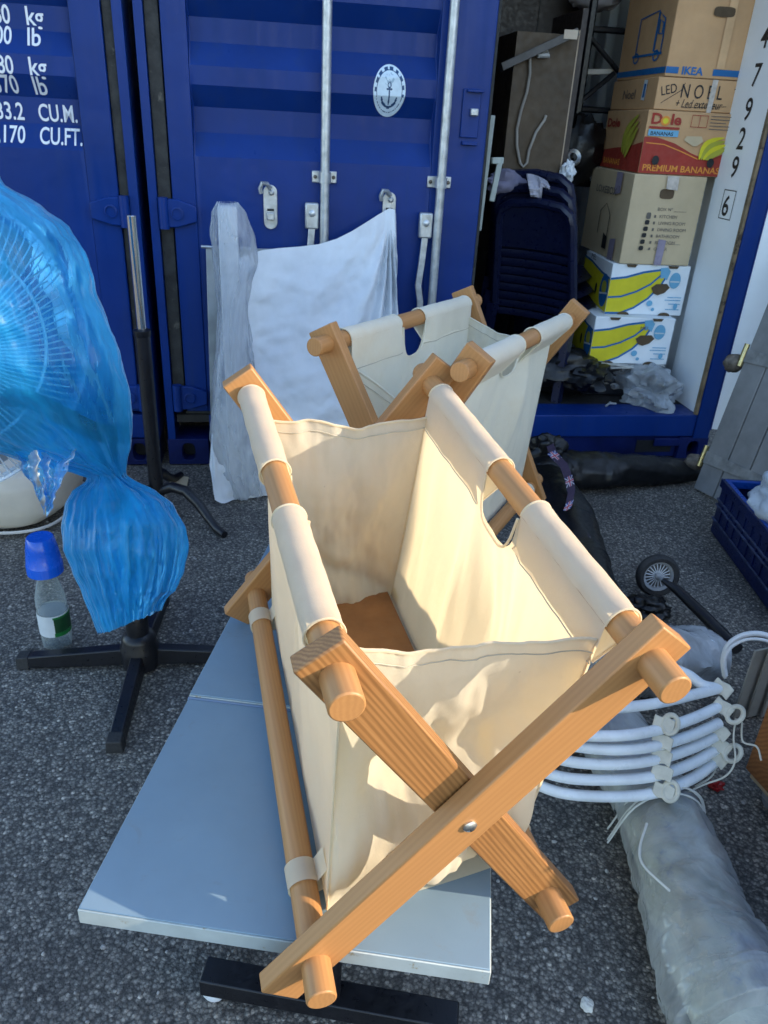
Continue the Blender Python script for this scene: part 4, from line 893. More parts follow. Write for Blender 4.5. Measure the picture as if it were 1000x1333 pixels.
pb_ = thing('plastic_wrap', 'crumpled clear plastic wrap on the container floor in front of the boxes', 'plastic wrap', G(845, 510, .236))
crumple(G(846, 508, .30), (.17, .17, .13), 2, .5, flat=.237).build('wrap_film', CLEARF, pb_); crumple(G(808, 488, .33), (.13, .09, .08), 6, .5, flat=.237).build('wrap_film', CLEARF, pb_)

# ------------------------------------------------------------------ white sheet, wrapped post and board in front of the closed door
shp = thing('dust_sheet', 'white sheet hung from a door catch and draped down to the asphalt', 'sheet', LW(.4, -.3, 0))
TOPS = [(292, 345), (303, 338), (320, 333), (340, 326), (362, 323), (390, 321), (415, 318), (438, 311), (458, 301), (476, 290), (490, 281), (500, 275), (507, 271), (514, 273), (518, 280)]
BOTS = [(272, 610), (280, 648), (298, 655), (318, 660), (340, 655), (362, 655), (390, 655), (415, 650), (440, 650), (460, 648), (476, 645), (490, 640), (505, 638), (515, 632), (522, 618)]
def shf(u, v):
    x = u*(len(TOPS)-1); i = min(int(x), len(TOPS)-2); f = x-i
    tx, ty = (TOPS[i][k]*(1-f)+TOPS[i+1][k]*f for k in (0, 1)); bx, by = (BOTS[i][k]*(1-f)+BOTS[i+1][k]*f for k in (0, 1))
    bt = -.055-.05*math.sin(math.pi*min(1, u*1.25))*(u < .8)
    T = FPw(tx, ty, bt); B = FPw(bx, by, -.38+.06*u)
    p = T.lerp(B, v); nrm = -EY
    hk = V((u-.87, v*.55)); ang = math.atan2(hk.y, hk.x)
    rad = math.exp(-((u-.87)**2*9+v*v*1.0))
    wv = .022*fbm(u*3, v*2.2, 1)+.010*fbm(u*9+v*4, v*9-u*3, 4)+.006*fbm(u*16, v*26, 7)+.004*math.sin((u*9+v*14)+fbm(u*3, v*3, 11)*5)*sm(.1, .4, v)+.03*rad*math.sin(ang*13)*sm(.02, .25, v)+.016*math.sin(u*19+fbm(u*2, v*2, 9)*5)*sm(.45, 1., v)*(1-.4*u)
    belly = -.06*math.sin(math.pi*v)
    wrap = -.05*sm(.93, 1., u)+-.04*sm(.06, 0, u)
    p += nrm*(wv*min(1, v*8+.15)-belly*.4+wrap); p.z = max(p.z, .004+.01*abs(fbm(u*8, 3, 1))); return p
MW().grid(shf, 110, 90).build('sheet_cloth', SHEETM, shp, smooth=70)
pst = thing('foam_post', 'white square foam post standing in front of the sheet', 'post', G(300, 652, 0))
pT = FPw(296, 268, -.30); pB = V((pT.x+.0, pT.y, 0))
def pp(sx, sy, z): return V((pT.x, pT.y, z))+EX*sx+EY*sy
mb = MW(); hw_ = .033; mb.hexa([pp(-hw_, -.03, .01), pp(hw_, -.03, .01), pp(hw_, .03, .01), pp(-hw_, .03, .01), pp(-hw_, -.03, pT.z), pp(hw_, -.03, pT.z), pp(hw_, .03, pT.z), pp(-hw_, .03, pT.z)]); mb.build('post_core', WHITEPL, pst, bevel=.004)
wrp = thing('plastic_wrap', 'milky plastic film wrapped round the white foam post down to the ground', 'plastic wrap', pB)
WR = [(pT.z+.012, -.034, .036, .034), (pT.z-.02, -.052, .062, .045), (pT.z-.10, -.058, .094, .055), (pT.z-.19, -.055, .105, .055), (pT.z-.26, -.052, .075, .05), (pT.z-.36, -.05, .06, .045), (.62, -.062, .07, .05), (.42, -.085, .085, .06), (.26, -.10, .10, .07), (.10, -.075, .10, .08), (.012, -.06, .11, .08)]
def wf(u, v):
    z = WR[0][0]+(WR[-1][0]-WR[0][0])*v; l, r, d = interp([(-q[0],)+q[1:] for q in WR], -z); an = 2*math.pi*u; c, s_ = math.cos(an), math.sin(an)
    k = 1+.10*fbm(c*2.2, s_*2.2, z*5)+.07*fbm(c*5, s_*5, z*9+4)+.10*math.sin(an*7+fbm(z*4, 1)*3)*sm(.5, .05, z)
    return pp((l+r)/2+(r-l)/2*c*k, -.0+d*s_*k, max(z+.02*fbm(c*3, s_*3, 5)*sm(.2, 0, z), .004))
MW().grid(wf, 90, 100).build('wrap_film', MILKF, wrp, smooth=70)
bdp = thing('grey_board', 'thin grey board leaning behind the white sheet', 'board', FPw(280, 600, -.1))
mb = MW(); Pq = [FPw(276, 592, -.09), FPw(420, 592, -.09), FPw(408, 326, -.03), FPw(268, 322, -.03)]; mb.hexa(Pq+[p+EY*.012 for p in Pq]); mb.build('panel_sheet', pbr('grey_sheet', (.34, .37, .38), .45, .1, .15), bdp, bevel=.002)
mb = MW(); mb.tube([FPw(262, 321, -.035), FPw(330, 324, -.035)], .006, 8); mb.build('rim_bar', GALV, bdp)

# ------------------------------------------------------------------ fan on a cross base under a blue plastic bag
fb = V((-.655, 1.712, 0)); fan = thing('pedestal_fan', 'large cage fan on a black pole and cross base under the blue bag', 'fan', fb)
for p, q in (((25, 855), 0), ((330, 848), 0), ((148, 968), 0), ((212, 772), 0)):
    e = G(*p, .03); d = (e-fb); d.z = 0; L = min(d.length, .40); d.normalize()
    mb = MW(); n = V((-d.y, d.x, 0)); s0_, s1_ = fb+d*.035, fb+d*L
    mb.hexa([s0_-n*.02+V((0,0,.018)), s1_-n*.02+V((0,0,.003)), s1_+n*.02+V((0,0,.003)), s0_+n*.02+V((0,0,.018)), s0_-n*.016+V((0,0,.07)), s1_-n*.016+V((0,0,.036)), s1_+n*.016+V((0,0,.036)), s0_+n*.016+V((0,0,.07))]); lg_ = mb.build('base_arm', BLACKM, fan, bevel=.004)
    mb = MW(); mb.hexa([s1_-d*.03-n*.0215+V((0,0,.001)), s1_+d*.004-n*.0215+V((0,0,.001)), s1_+d*.004+n*.0215+V((0,0,.001)), s1_-d*.03+n*.0215+V((0,0,.001)), s1_-d*.03-n*.018+V((0,0,.041)), s1_+d*.004-n*.018+V((0,0,.037)), s1_+d*.004+n*.018+V((0,0,.037)), s1_-d*.03+n*.018+V((0,0,.041))]); mb.build('end_cap', RUBBER, lg_, bevel=.003)
MW().lathe([(.05, .012), (.052, .03), (.052, .075), (.046, .085), (.046, .10), (.040, .112), (.030, .118), (.030, .17), (.026, .18)], fb, seg=28).build('hub', BLACKM, fan)
MW().tube([fb+V((0, 0, .17)), fb+V((0, 0, .45)), fb+V((0, 0, .70))], .019, 16).build('pole', BLACKM, fan)
fc = D(-92, 447, 1.66); fnrm = (CAM-fc); fnrm.z *= .3; fnrm = (Matrix.Rotation(math.radians(14), 3, 'Z') @ fnrm).normalized(); fx = fnrm.cross(V((0, 0, 1))).normalized(); fz = fx.cross(fnrm)
FRD = .345
def fp_(r, an, d): return fc+(fx*math.cos(an)+fz*math.sin(an))*r+fnrm*d
WIREF = pbr('cage_wire', (.82, .86, .88), .35, .1)
for nm, sgn in (('front_cage', 1), ('rear_cage', -1)):
    cage = None
    for k, (r, d) in enumerate(((FRD, .01), (FRD*.66, .055), (FRD*.25, .075))):
        m = MW(); m.tube([fp_(r, 2*math.pi*i/64, sgn*d) for i in range(64)], .0055 if k == 0 else .0042, 8, closed=True)
        if cage is None: cage = m.build(nm, WIREF, fan)
        else: m.build('cage_ring', WIREF, cage)
    m = MW()
    for k in range(110 if sgn > 0 else 70):
        an = 2*math.pi*k/(110 if sgn > 0 else 70); m.tube([fp_(FRD*f, an+.18*(1-f), sgn*d) for f, d in ((1, .01), (.85, .035), (.66, .053), (.45, .066), (.22, .072))], .0020, 5)
    o = m.build('cage_wires', WIREF, cage); o['kind'] = 'stuff'
for k in range(3):
    m = MW(); a0 = 2*math.pi*k/3; m.grid(lambda u, v: fp_(.05+u*.26, a0+(v-.5)*(.55+.5*math.sin(math.pi*u*.8)), (v-.5)*.05*(1-u*.4)), 12, 10); m.build('blade', GREYPL, fan)
MW().lathe([(.0, .0), (.05, .005), (.06, .05), (.06, .13), (.045, .17), (.0, .18)], fc-fnrm*.03, -fnrm, 24).build('motor', GREYPL, fan)
m = MW(); m.tube([fc-fnrm*.10, fc-fnrm*.12-V((0, 0, .12)), D(40, 520, 1.74), D(120, 560, 1.80), V((fb.x, fb.y, .69))], .022, 10); m.build('neck', BLACKM, fan)

bag = thing('plastic_bag', 'translucent blue plastic bag tied round the pole of the covered fan', 'bag', D(160, 622, 1.84))
SEC = [(176, -150, -60, 1.62, .05), (190, -240, -18, 1.63, .13), (236, -330, 2, 1.64, .21), (275, -350, 60, 1.65, .23), (293, -352, 85, 1.655, .235), (320, -352, 103, 1.66, .235), (370, -350, 122, 1.67, .23), (420, -335, 141, 1.68, .225), (470, -300, 158, 1.70, .21), (510, -235, 170, 1.72, .18), (545, -150, 172, 1.75, .14), (575, -60, 170, 1.78, .105), (598, 25, 165, 1.80, .075), (614, 95, 164, 1.82, .042), (621, 116, 165, 1.83, .03), (628, 112, 176, 1.83, .04), (640, 97, 203, 1.83, .07), (656, 88, 224, 1.83, .10), (685, 83, 240, 1.83, .135), (715, 83, 241, 1.84, .145), (742, 94, 236, 1.85, .14), (770, 108, 226, 1.86, .125), (800, 120, 217, 1.87, .105), (826, 129, 210, 1.88, .09)]
def bagp(an, y):
    l, r, dc, hd = interp(SEC, y); c, s_ = math.cos(an), math.sin(an)
    near = math.exp(-((y-621)/95)**2); up_ = 1 if y < 621 else 0
    pl = math.sin(an*11+fbm(an*1.5 if an < 3 else (an-6.283)*1.5, y*.006, 2)*4)
    rg = lambda f, q: 1-2.4*abs(fbm(c*f, s_*f, y*.0065*f+q, 3))
    k = 1+.030*rg(2.2, 3)*(1-near)+(0. if up_ else .055*(1-2.4*abs(fbm(c*3.4, s_*3.4, y*.004+8, 3)))*sm(624, 680, y)+.02*(1-2.4*abs(fbm(c*8, s_*8, y*.006+1, 3)))+.04*sm(650, 740, y)*fbm(c*3., s_*3., y*.012, 4)+.03*fbm(c*9, s_*9, y*.02, 3))+.055*fbm(c*2.4, s_*2.4, y*.008)+.05*fbm(c*5, s_*5, y*.013+7)+(.10*near*near+.008)*pl+(0 if up_ else .10*math.sin(an*5+1.1+y*.01)*sm(640, 800, y)+.05*fbm(c*4, s_*4, y*.03))
    kx = 1+(k-1)*.35
    x = (l+r)/2+(r-l)/2*c*kx; yy = y+(0 if y < 760 else -(x-129)*.40*sm(760, 826, y))+4*fbm(c*3, s_*3, y*.02)
    return D(x, yy, dc-hd*s_*k)
YS = [176, 182, 188]+list(range(196, 600, 9))+list(range(600, 660, 4))+list(range(660, 827, 4))+[826]
m = MW(); nf_ = 300
m.loops([[bagp(2*math.pi*k/nf_, y) for k in range(nf_)] for y in YS], True, False); top = [bagp(2*math.pi*k/nf_, 176) for k in range(nf_)]
m.face(top[::-1]); m.build('bag_film', BLUEBAG, bag, smooth=80)
m = MW()                                                    # torn flap hanging free on the left
def flp(u, v):
    l = 18+v*38+6*fbm(v*4, 1); r = 100-v*38+6*fbm(v*5, 7); y = 588+v*(72+14*math.sin(u*9)*.5+9*fbm(u*6, 2))
    return D(l+(r-l)*u, y-14*u*(1-v)+8*u, 1.72+.03*fbm(u*4, v*3)+.02*math.sin(u*11))
m.grid(flp, 34, 26); m.build('torn_flap', BLUEBAG, bag, smooth=80)

# ------------------------------------------------------------------ pole stand, cushion, bottle and cups
sp = G(207, 668, 0); stand = thing('pole_stand', 'black stand with chrome upper tube and curved feet behind the blue bag', 'stand', sp)
zt_ = ZV(165, 280, sp); zm = ZV(181, 432, sp)
rod('chrome_tube', sp+V((0, 0, zm-.02)), sp+V((0, 0, zt_)), .0155, CHROME, stand); rod('black_tube', sp+V((0, 0, .05)), sp+V((0, 0, zm)), .026, BLACKM, stand, .004)
MW().lathe([(.028, -.015), (.030, -.01), (.030, .006), (.018, .012)], sp+V((0, 0, zm)), seg=24).build('collar', BLACKM, stand)
e = G(292, 697, .012); d = e-sp; d.z = 0; R0 = d.length
for k in range(3):
    dd = Matrix.Rotation(k*math.pi*2/3, 3, 'Z') @ d.normalized(); sd = V((-dd.y, dd.x, 0))
    pts = [sp+dd*(R0*t)+sd*(.03*math.sin(t*3.1))+V((0, 0, z)) for t, z in ((.05, .10), (.2, .125), (.38, .12), (.55, .085), (.7, .045), (.85, .018), (1, .014))]
    m = MW(); m.tube(pts, [.018, .02, .021, .02, .018, .016, .014], 10); m.build('curved_foot', BLACKM, stand, smooth=60)
cu = thing('padded_stool', 'cream padded seat partly behind the torn blue bag', 'seat', G(0, 680, 0))
c = G(-45, 642, .10)
m = MW(); m.blob(c+V((0, .1, .035)), (.36, .26, .135), nu=48, nv=28, amp=.03, seed=2, flat=.012, power=.55); m.build('padding', CREAMV, cu, smooth=80)
m = MW(); m.tube([c+V((.355*math.copysign(abs(math.cos(t))**.55, math.cos(t)), .1+.256*math.copysign(abs(math.sin(t))**.55, math.sin(t)), -.075)) for t in [2*math.pi*k/60 for k in range(60)]], .006, 6, closed=True); m.build('piping', pbr('pale_piping', (.6, .57, .52), .5), cu)
bo = G(76, 838, 0); bot = thing('water_bottle', 'clear plastic bottle with green and white label capped by blue cups', 'bottle', bo)
hb = ZV(70, 740, bo)
ctop = ZV(57, 696, bo)
pf = [(.020, .006), (.036, .003), (.041, .02), (.042, .05), (.042, .118), (.040, .126), (.0415, .135), (.040, .16), (.030, .20), (.018, .235), (.0135, .25), (.0135, .268)]
sc_ = (hb+.03)/.268
m = MW(); L = []
for r, h in pf:
    L.append([bo+V((math.cos(t)*r*(1+(.10*math.cos(5*t) if h < .012 else 0)), math.sin(t)*r*(1+(.10*math.cos(5*t) if h < .012 else 0)), h*sc_)) for t in [2*math.pi*k/40 for k in range(40)]])
m.loops(L); m.build('bottle_body', BOTTLEM, bot, smooth=60)
def band(r, z0, z1, t0, t1, mm, nm, par=bot):
    m = MW(); m.grid(lambda u, v: bo+V((math.cos(t0+(t1-t0)*u)*r, math.sin(t0+(t1-t0)*u)*r, z0+(z1-z0)*v)), 24, 1); return m.build(nm, mm, par, smooth=60)
lb = band(.0428, .050*sc_, .116*sc_, -2.6, 3.68, WHITEL, 'label'); band(.0432, .062*sc_, .106*sc_, -1.15, .55, pbr('dark_green_label', (.006, .05, .015), .5), 'label_panel', lb); band(.0433, .05*sc_, .062*sc_, -1.2, .55, GREENL, 'label_panel', lb); band(.0433, .106*sc_, .112*sc_, -1.2, .55, GREENL, 'label_panel', lb); band(.0432, .05*sc_, .112*sc_, 3.2, 3.68, GREENL, 'label_panel', lb)
m = MW(); m.lathe([(.039, .05*sc_), (.039, .114*sc_), (.001, .1145*sc_)], bo, seg=30); m.build('water', glassy('bottle_water', (.5, .55, .56), .6), bot)
nc = 7; hc = .085
for k in range(nc):
    z0 = hb-.004+ (ctop-hb-hc)*k/(nc-1); cp = thing('plastic_cup', 'blue plastic cup upside down in the stack on the bottle', 'cup', bo+V((0, 0, z0)), 'blue cups stacked on the bottle')
    m = MW(); m.lathe([(.0475, 0), (.0478, .003), (.0465, .005), (.0415, hc*.6), (.0355, hc-.003), (.033, hc), (.001, hc)], bo+V((0, 0, z0)), seg=32); m.build('cup_body', BLUECUP, cp, smooth=50)
pcs = thing('paper_scrap', 'beige scrap of cardboard by the container foot', 'scrap', G(232, 628, 0)); m = MW(); P = [G(*p, .004) for p in ((214, 617), (246, 622), (243, 636), (222, 630))]; m.hexa(P+[p+V((0, 0, .004)) for p in P]); m.build('scrap_sheet', CARD2, pcs, smooth=0)

# ------------------------------------------------------------------ right side: plank door, crate, bags, wheel
A_, B_ = G(908, 636, 0), G(936, 654, 0); e1 = (B_-A_).normalized()
dd = ray(1000, 408); Tn = V((.25, 1, 0)); t = (V((1.62, 3.27, 0))-CAM).dot(Tn)/dd.dot(Tn); T_ = CAM+dd*t; Uu = (T_-A_).normalized()
e1 = (e1-Uu*e1.dot(Uu)).normalized(); nn = e1.cross(Uu).normalized(); 
if nn.y > 0: nn = -nn
pdr = thing('plank_door', 'weathered grey plank door leaning on the open container door', 'door', A_)
LG = (T_-A_).length+.35
def pd_(a, l, d): return A_+e1*a+Uu*l+nn*d
for k in range(5):
    m = MW(); a0, a1 = k*.125+.002, k*.125+.121; m.hexa([pd_(a0, 0, 0), pd_(a1, 0, 0), pd_(a1, LG, 0), pd_(a0, LG, 0), pd_(a0, 0, .026), pd_(a1, 0, .026), pd_(a1, LG, .026), pd_(a0, LG, .026)]); m.build('plank', GREYW, pdr, bevel=.003)
m = MW(); m.hexa([pd_(.0, .02, -.006), pd_(.62, .02, -.006), pd_(.62, LG-.02, -.006), pd_(.0, LG-.02, -.006), pd_(.0, .02, -.001), pd_(.62, .02, -.001), pd_(.62, LG-.02, -.001), pd_(.0, LG-.02, -.001)]); m.build('backing', pbr('dark_backing', (.02, .02, .02), .8), pdr, smooth=0)
for l in ((T_-A_).length*.97-.19, .12):
    m = MW(); m.hexa([pd_(.0, l, .0265), pd_(.5, l+.01, .0265), pd_(.5, l+.045, .0265), pd_(.0, l+.055, .0265), pd_(.0, l, .032), pd_(.5, l+.01, .032), pd_(.5, l+.045, .032), pd_(.0, l+.055, .032)]); st_ = m.build('strap_hinge', pbr('grey_painted_iron', (.27, .265, .25), .6, 0, .25, 20), pdr, bevel=.002)
    m = MW(); m.tube([pd_(-.012, l-.02, .03), pd_(-.012, l+.075, .03)], .012, 10); m.build('hinge_knuckle', BRASS, st_)
    m = MW(); m.blob(pd_(-.045, l-.015, .03), (.045, .03, .04), amp=.15, seed=3, nu=20, nv=12); m.build('hinge_plate', RUST, st_)
cr = thing('plastic_crate', 'dark blue plastic crate holding a white plastic sack', 'crate', G(925, 690, 0))
c0, c1 = G(924, 692, 0), G(1002, 800, 0); e1 = (c1-c0).normalized(); e2 = V((-e1.y, e1.x, 0)); hcr = ZV(944, 624, c0)
if e2.x < 0: e2 = -e2
e1_cr = e1.copy()
print('crate h', hcr, (c1-c0).length)
LC, WC = .62, .42
def cc_(a, b, z): return c0+e1*a+e2*b+V((0, 0, z))
def wall4(z0, z1, t0, o, mm, nm, par=cr):
    m = MW(); r = lambda f, z: [cc_(f, f, z), cc_(LC-f, f, z), cc_(LC-f, WC-f, z), cc_(f, WC-f, z)]
    m.loops([r(-o, z0), r(-o, z1), r(t0, z1), r(t0, z0), r(-o, z0)], True, False); return m.build(nm, mm, par, smooth=30, bevel=.003)
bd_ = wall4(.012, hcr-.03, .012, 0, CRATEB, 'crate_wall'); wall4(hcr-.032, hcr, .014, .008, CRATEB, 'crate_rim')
m = MW(); m.hexa([cc_(.003, .003, .004), cc_(LC-.003, .003, .004), cc_(LC-.003, WC-.003, .004), cc_(.003, WC-.003, .004), cc_(.003, .003, .015), cc_(LC-.003, .003, .015), cc_(LC-.003, WC-.003, .015), cc_(.003, WC-.003, .015)]); m.build('crate_floor', CRATEB, cr, smooth=0)
for z in (.06, hcr*.52, hcr*.62): wall4(z, z+.008, .0, .006, pbr('scuffed_blue', (.04, .055, .12), .5, 0, .5, 30), 'rib', bd_)
for k in range(9):
    a = .05+k*.065; m = MW(); m.hexa([cc_(a, -.005, .07), cc_(a+.01, -.005, .07), cc_(a+.01, .0, .07), cc_(a, .0, .07), cc_(a, -.005, hcr-.04), cc_(a+.01, -.005, hcr-.04), cc_(a+.01, .0, hcr-.04), cc_(a, .0, hcr-.04)]); m.build('rib', CRATEB, bd_, smooth=0)
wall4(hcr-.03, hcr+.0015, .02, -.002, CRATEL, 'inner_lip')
sk_ = thing('plastic_sack', 'white plastic sack bulging out of the blue crate', 'bag', cc_(.3, .2, hcr)); crumple(cc_(.30, .235, hcr+.035), (.25, .29, .115), 4, .2, 60, 40, fr=1.6).build('sack_body', pbr('white_poly', (.62, .68, .74), .35, 0, .06, 8, .4, 30, dist=.006), sk_, smooth=70)
# long black bag along the container foot, and a second bag with a flag strap
def softtube(P, R, seed, nu=60, nf=26, fl=.004, amp=.12, hf=.55):
    P = [V(p) for p in P]; n = len(P)-1
    def fn(u, w):
        x = u*n; i = min(int(x), n-1); f = x-i; f2 = f*f*(3-2*f)*.5+f*.5; c = P[i].lerp(P[i+1], f2); r = R[i]+(R[i+1]-R[i])*f2; T = (P[i+1]-P[i]); T.z = 0; T.normalize(); s_ = V((-T.y, T.x, 0)); an = 2*math.pi*w
        k = 1+amp*fbm(u*6+seed, math.cos(an)*1.4, math.sin(an)*1.4)+amp*hf*fbm(u*22, math.cos(an)*2.5+seed, math.sin(an)*2.5)
        e = min(1, math.sqrt(max(0, 1-(max(0, abs(u-.5)-.46)/.04)**2))+.02); p = c+s_*(math.cos(an)*r*k*e)+V((0, 0, math.sin(an)*r*k*e*.85)); p.z = max(p.z, fl); return p
    m = MW(); m.grid(fn, nu, nf); return m
lb_ = thing('umbrella_bag', 'long black cloth bag lying along the foot of the container', 'bag', G(800, 610, 0))
softtube([G(690, 622, .07), G(730, 612, .085), G(790, 612, .08), G(850, 612, .065), G(908, 612, .05)], [.085, .10, .09, .075, .05], 3, 90, 30, amp=.14, hf=.4).build('bag_cloth', BLACKF, lb_, smooth=70)
crumple(G(712, 588, .16), (.10, .07, .09), 9, .5, 40, 26).build('bag_flap', BLACKF, lb_, smooth=70)
sb_ = thing('carry_bag', 'black carry bag with a flag print strap lying beside the baskets', 'bag', G(730, 690, 0))
softtube([G(700, 622, .05), G(722, 650, .06), G(738, 690, .065), G(758, 740, .06), G(790, 800, .05)], [.10, .115, .12, .10, .07], 8, 80, 30, amp=.12, hf=.35).build('bag_cloth', BLACKF, sb_, smooth=70)
SPX = [(716, 580), (722, 594), (734, 606), (740, 622), (744, 640), (741, 656), (738, 664), (748, 676), (757, 692), (764, 706), (772, 724), (780, 742)]
SW = [G(x, y, .215-.006*i if i < 4 else max(.10, .19-.009*(i-3))) for i, (x, y) in enumerate(SPX)]
SD = V((.8, .45, .25)).normalized()
m = MW(); m.loops([[p-SD*.018, p+SD*.018, p+SD*.018+V((0, 0, .002)), p-SD*.018+V((0, 0, .002))] for p in SW]); stp = m.build('strap', pbr('dark_strap', (.05, .03, .06), .8), sb_, smooth=30)
for i, k in enumerate((1, 3.3, 5.6, 7.3, 9.2)):
    j = int(k); P0_ = SW[j].lerp(SW[j+1], k-j); T0 = (SW[j+1]-SW[j]).normalized(); up_ = V((0, 0, .0035))-T0.cross(SD)*.002
    def q_(a, b, h): return P0_+T0*a*.034+SD*b*.019+up_*(1+h)
    for pts, mm, h in ((((-1, -1), (1, -1), (1, 1), (-1, 1)), FLAGB, 0), (((-1, -1), (-.8, -1), (1, 1), (.8, 1)), FLAGW, .25), (((-1, 1), (-.8, 1), (1, -1), (.8, -1)), FLAGW, .3), (((-1, -.3), (1, -.3), (1, .3), (-1, .3)), FLAGW, .5), (((-.25, -1), (.25, -1), (.25, 1), (-.25, 1)), FLAGW, .55), (((-1, -.16), (1, -.16), (1, .16), (-1, .16)), PINK, .8), (((-.13, -1), (.13, -1), (.13, 1), (-.13, 1)), PINK, .85)):
        m = MW(); m.face([q_(a, b, h) for a, b in pts]); m.build('flag_print', mm, stp, smooth=0)
# wheel of a folded trolley
wc = G(856, 749, .085); wax = (G(948, 836, .07)-G(876, 768, .075)).normalized(); tr_ = thing('folded_trolley', 'folded trolley with one spoked wheel and black axle tube', 'trolley', V((wc.x, wc.y, 0)))
wn = (CAM-wc).normalized(); wn = (wn*.5+wax*.75).normalized()
prf = [(.052, -.017), (.064, -.019), (.071, -.012), (.074, 0), (.071, .012), (.064, .019), (.052, .017), (.052, -.017)]
m = MW(); m.lathe(prf, wc, wn, 40, caps=False); wh = m.build('tyre', RUBBER, tr_, smooth=50)
m = MW(); m.lathe([(.0515, -.012), (.0515, .012), (.045, .010), (.042, .004), (.042, -.004), (.045, -.010), (.0515, -.012)], wc, wn, 40, caps=False); m.build('rim', GREYPL, wh, smooth=50)
x_ = wn.orthogonal().normalized(); y_ = wn.cross(x_)
for k in range(20):
    an = 2*math.pi*k/20; dv = x_*math.cos(an)+y_*math.sin(an); m = MW(); m.tube([wc+dv*.011+wn*.006, wc+dv*.043+wn*.001], .0016, 5); m.build('spoke', WHITEPL, wh)
m = MW(); m.lathe([(.013, -.012), (.013, .014), (.006, .02), (.006, .045)], wc, wn, 16); m.build('wheel_hub', GREYPL, wh)
m = MW(); m.lathe([(.041, -.010), (.012, -.010)], wc, wn, 30, caps=False); m.build('wheel_disc', pbr('dark_disc', (.09, .09, .09), .6), wh)
a0 = wc+wn*.045; m = MW(); m.tube([a0, G(882, 768, .085), G(915, 800, .078), G(960, 845, .07)], [.007, .0165, .0185, .0185], 12); m.build('axle_tube', BLACKM, tr_)
hp = thing('cloth_bag', 'small black cloth heap under the spoked wheel', 'bag', G(845, 792, 0)); crumple(G(846, 790, .03), (.085, .07, .045), 11, .5, 44, 28, flat=.003).build('cloth_heap', BLACKF, hp, smooth=70)

# ------------------------------------------------------------------ white hoops, wrapped roll, box on castors
hc0 = G(800, 962, .0)
HOOPX = thing('hoop_rack', 'stack of white plastic hoops tied together with yellowed ring clips', 'hoop rack', hc0)
def smooth_path(P, n=8):
    out = []; Q = [P[0]*2-P[1]]+P+[P[-1]*2-P[-2]]
    for i in range(1, len(Q)-2):
        for j in range(n):
            t = j/n; a, b, c, d = Q[i-1:i+3]
            out.append(.5*((2*b)+(c-a)*t+(2*a-5*b+4*c-d)*t*t+(3*b-a-3*c+d)*t**3))
    return out+[P[-1]]
HP = [[(690, 1018), (735, 1033), (800, 1037), (852, 1032), (900, 1014), (934, 990)], [(690, 1000), (740, 1013), (800, 1015), (852, 1010), (900, 994), (934, 974)], [(690, 975), (740, 991), (800, 995), (852, 989), (900, 974), (934, 957)], [(690, 955), (740, 970), (800, 976), (852, 971), (900, 957), (936, 941)], [(690, 940), (740, 955), (800, 958), (852, 951), (900, 936), (940, 918)], [(700, 942), (745, 928), (800, 922), (852, 916), (900, 905), (936, 896)]]
for k, pts in enumerate(HP):
    z = .175+.03*k
    m = MW(); m.tube(smooth_path([G(x, y, z) for x, y in pts]), .0118, 12); m.build('hoop', WIREM, HOOPX)
m = MW(); m.tube(smooth_path([G(936, 896, .325), G(915, 892, .33), G(895, 878, .335), G(870, 868, .335)]), .0118, 12); m.build('hoop', WIREM, HOOPX)
def clip(px, py, z, rx, ang=0., ring=True):
    c = G(px, py, z+.12); vd = (CAM-c).normalized(); r_ = V((0, 0, 1)).cross(vd).normalized(); u_ = vd.cross(r_); c = c+vd*.014
    def q(a, b, d=0): ca, sa = math.cos(ang), math.sin(ang); return c+r_*(a*ca-b*sa)+u_*(a*sa+b*ca)+vd*d
    m = MW(); m.loops([[q(x, y, d) for x, y in ((-.024, -.012), (-.010, -.018), (.006, -.013), (.018, -.016), (.018, .012), (.004, .016), (-.012, .012), (-.024, .014))] for d in (-.012, .006)]); o = m.build('ring_clip', CREAMPL, HOOPX, smooth=30, bevel=.002)
    if ring:
        m = MW(); m.tube([q(rx*.8+.014*math.cos(t), .004+.019*math.sin(t), .002) for t in [2*math.pi*k/28 for k in range(28)]], .0055, 8, closed=True); m.build('clip_ring', CREAMPL, o)
for (x, y, z, rg) in ((866, 1030, .06, True), (864, 1006, .09, False), (863, 985, .115, False), (864, 966, .145, False), (866, 943, .18, True)): clip(x, y, z, .012, .15*N(x, y), rg)
for (x, y, z, rg) in ((936, 988, .06, False), (940, 972, .09, True), (938, 953, .12, False), (943, 922, .17, True), (942, 897, .20, False)): clip(x, y, z, .030, -.35, rg)
for pts in (((868, 1042, .05), (890, 1034, .05), (915, 1022, .06), (945, 1010, .09), (957, 990, .12), (955, 960, .15), (958, 935, .18)), ((905, 1024, .05), (925, 1012, .06), (932, 1000, .07)), ((966, 940, .17), (967, 965, .14), (985, 972, .14), (991, 990, .12)), ((850, 1040, .05), (864, 1052, .04), (872, 1056, .04), (873, 1045, .05), (862, 1036, .06))):
    m = MW(); m.tube(smooth_path([G(p[0], p[1], p[2]+.10) for p in pts]), .0022, 5); m.build('string', CREAMPL, HOOPX)
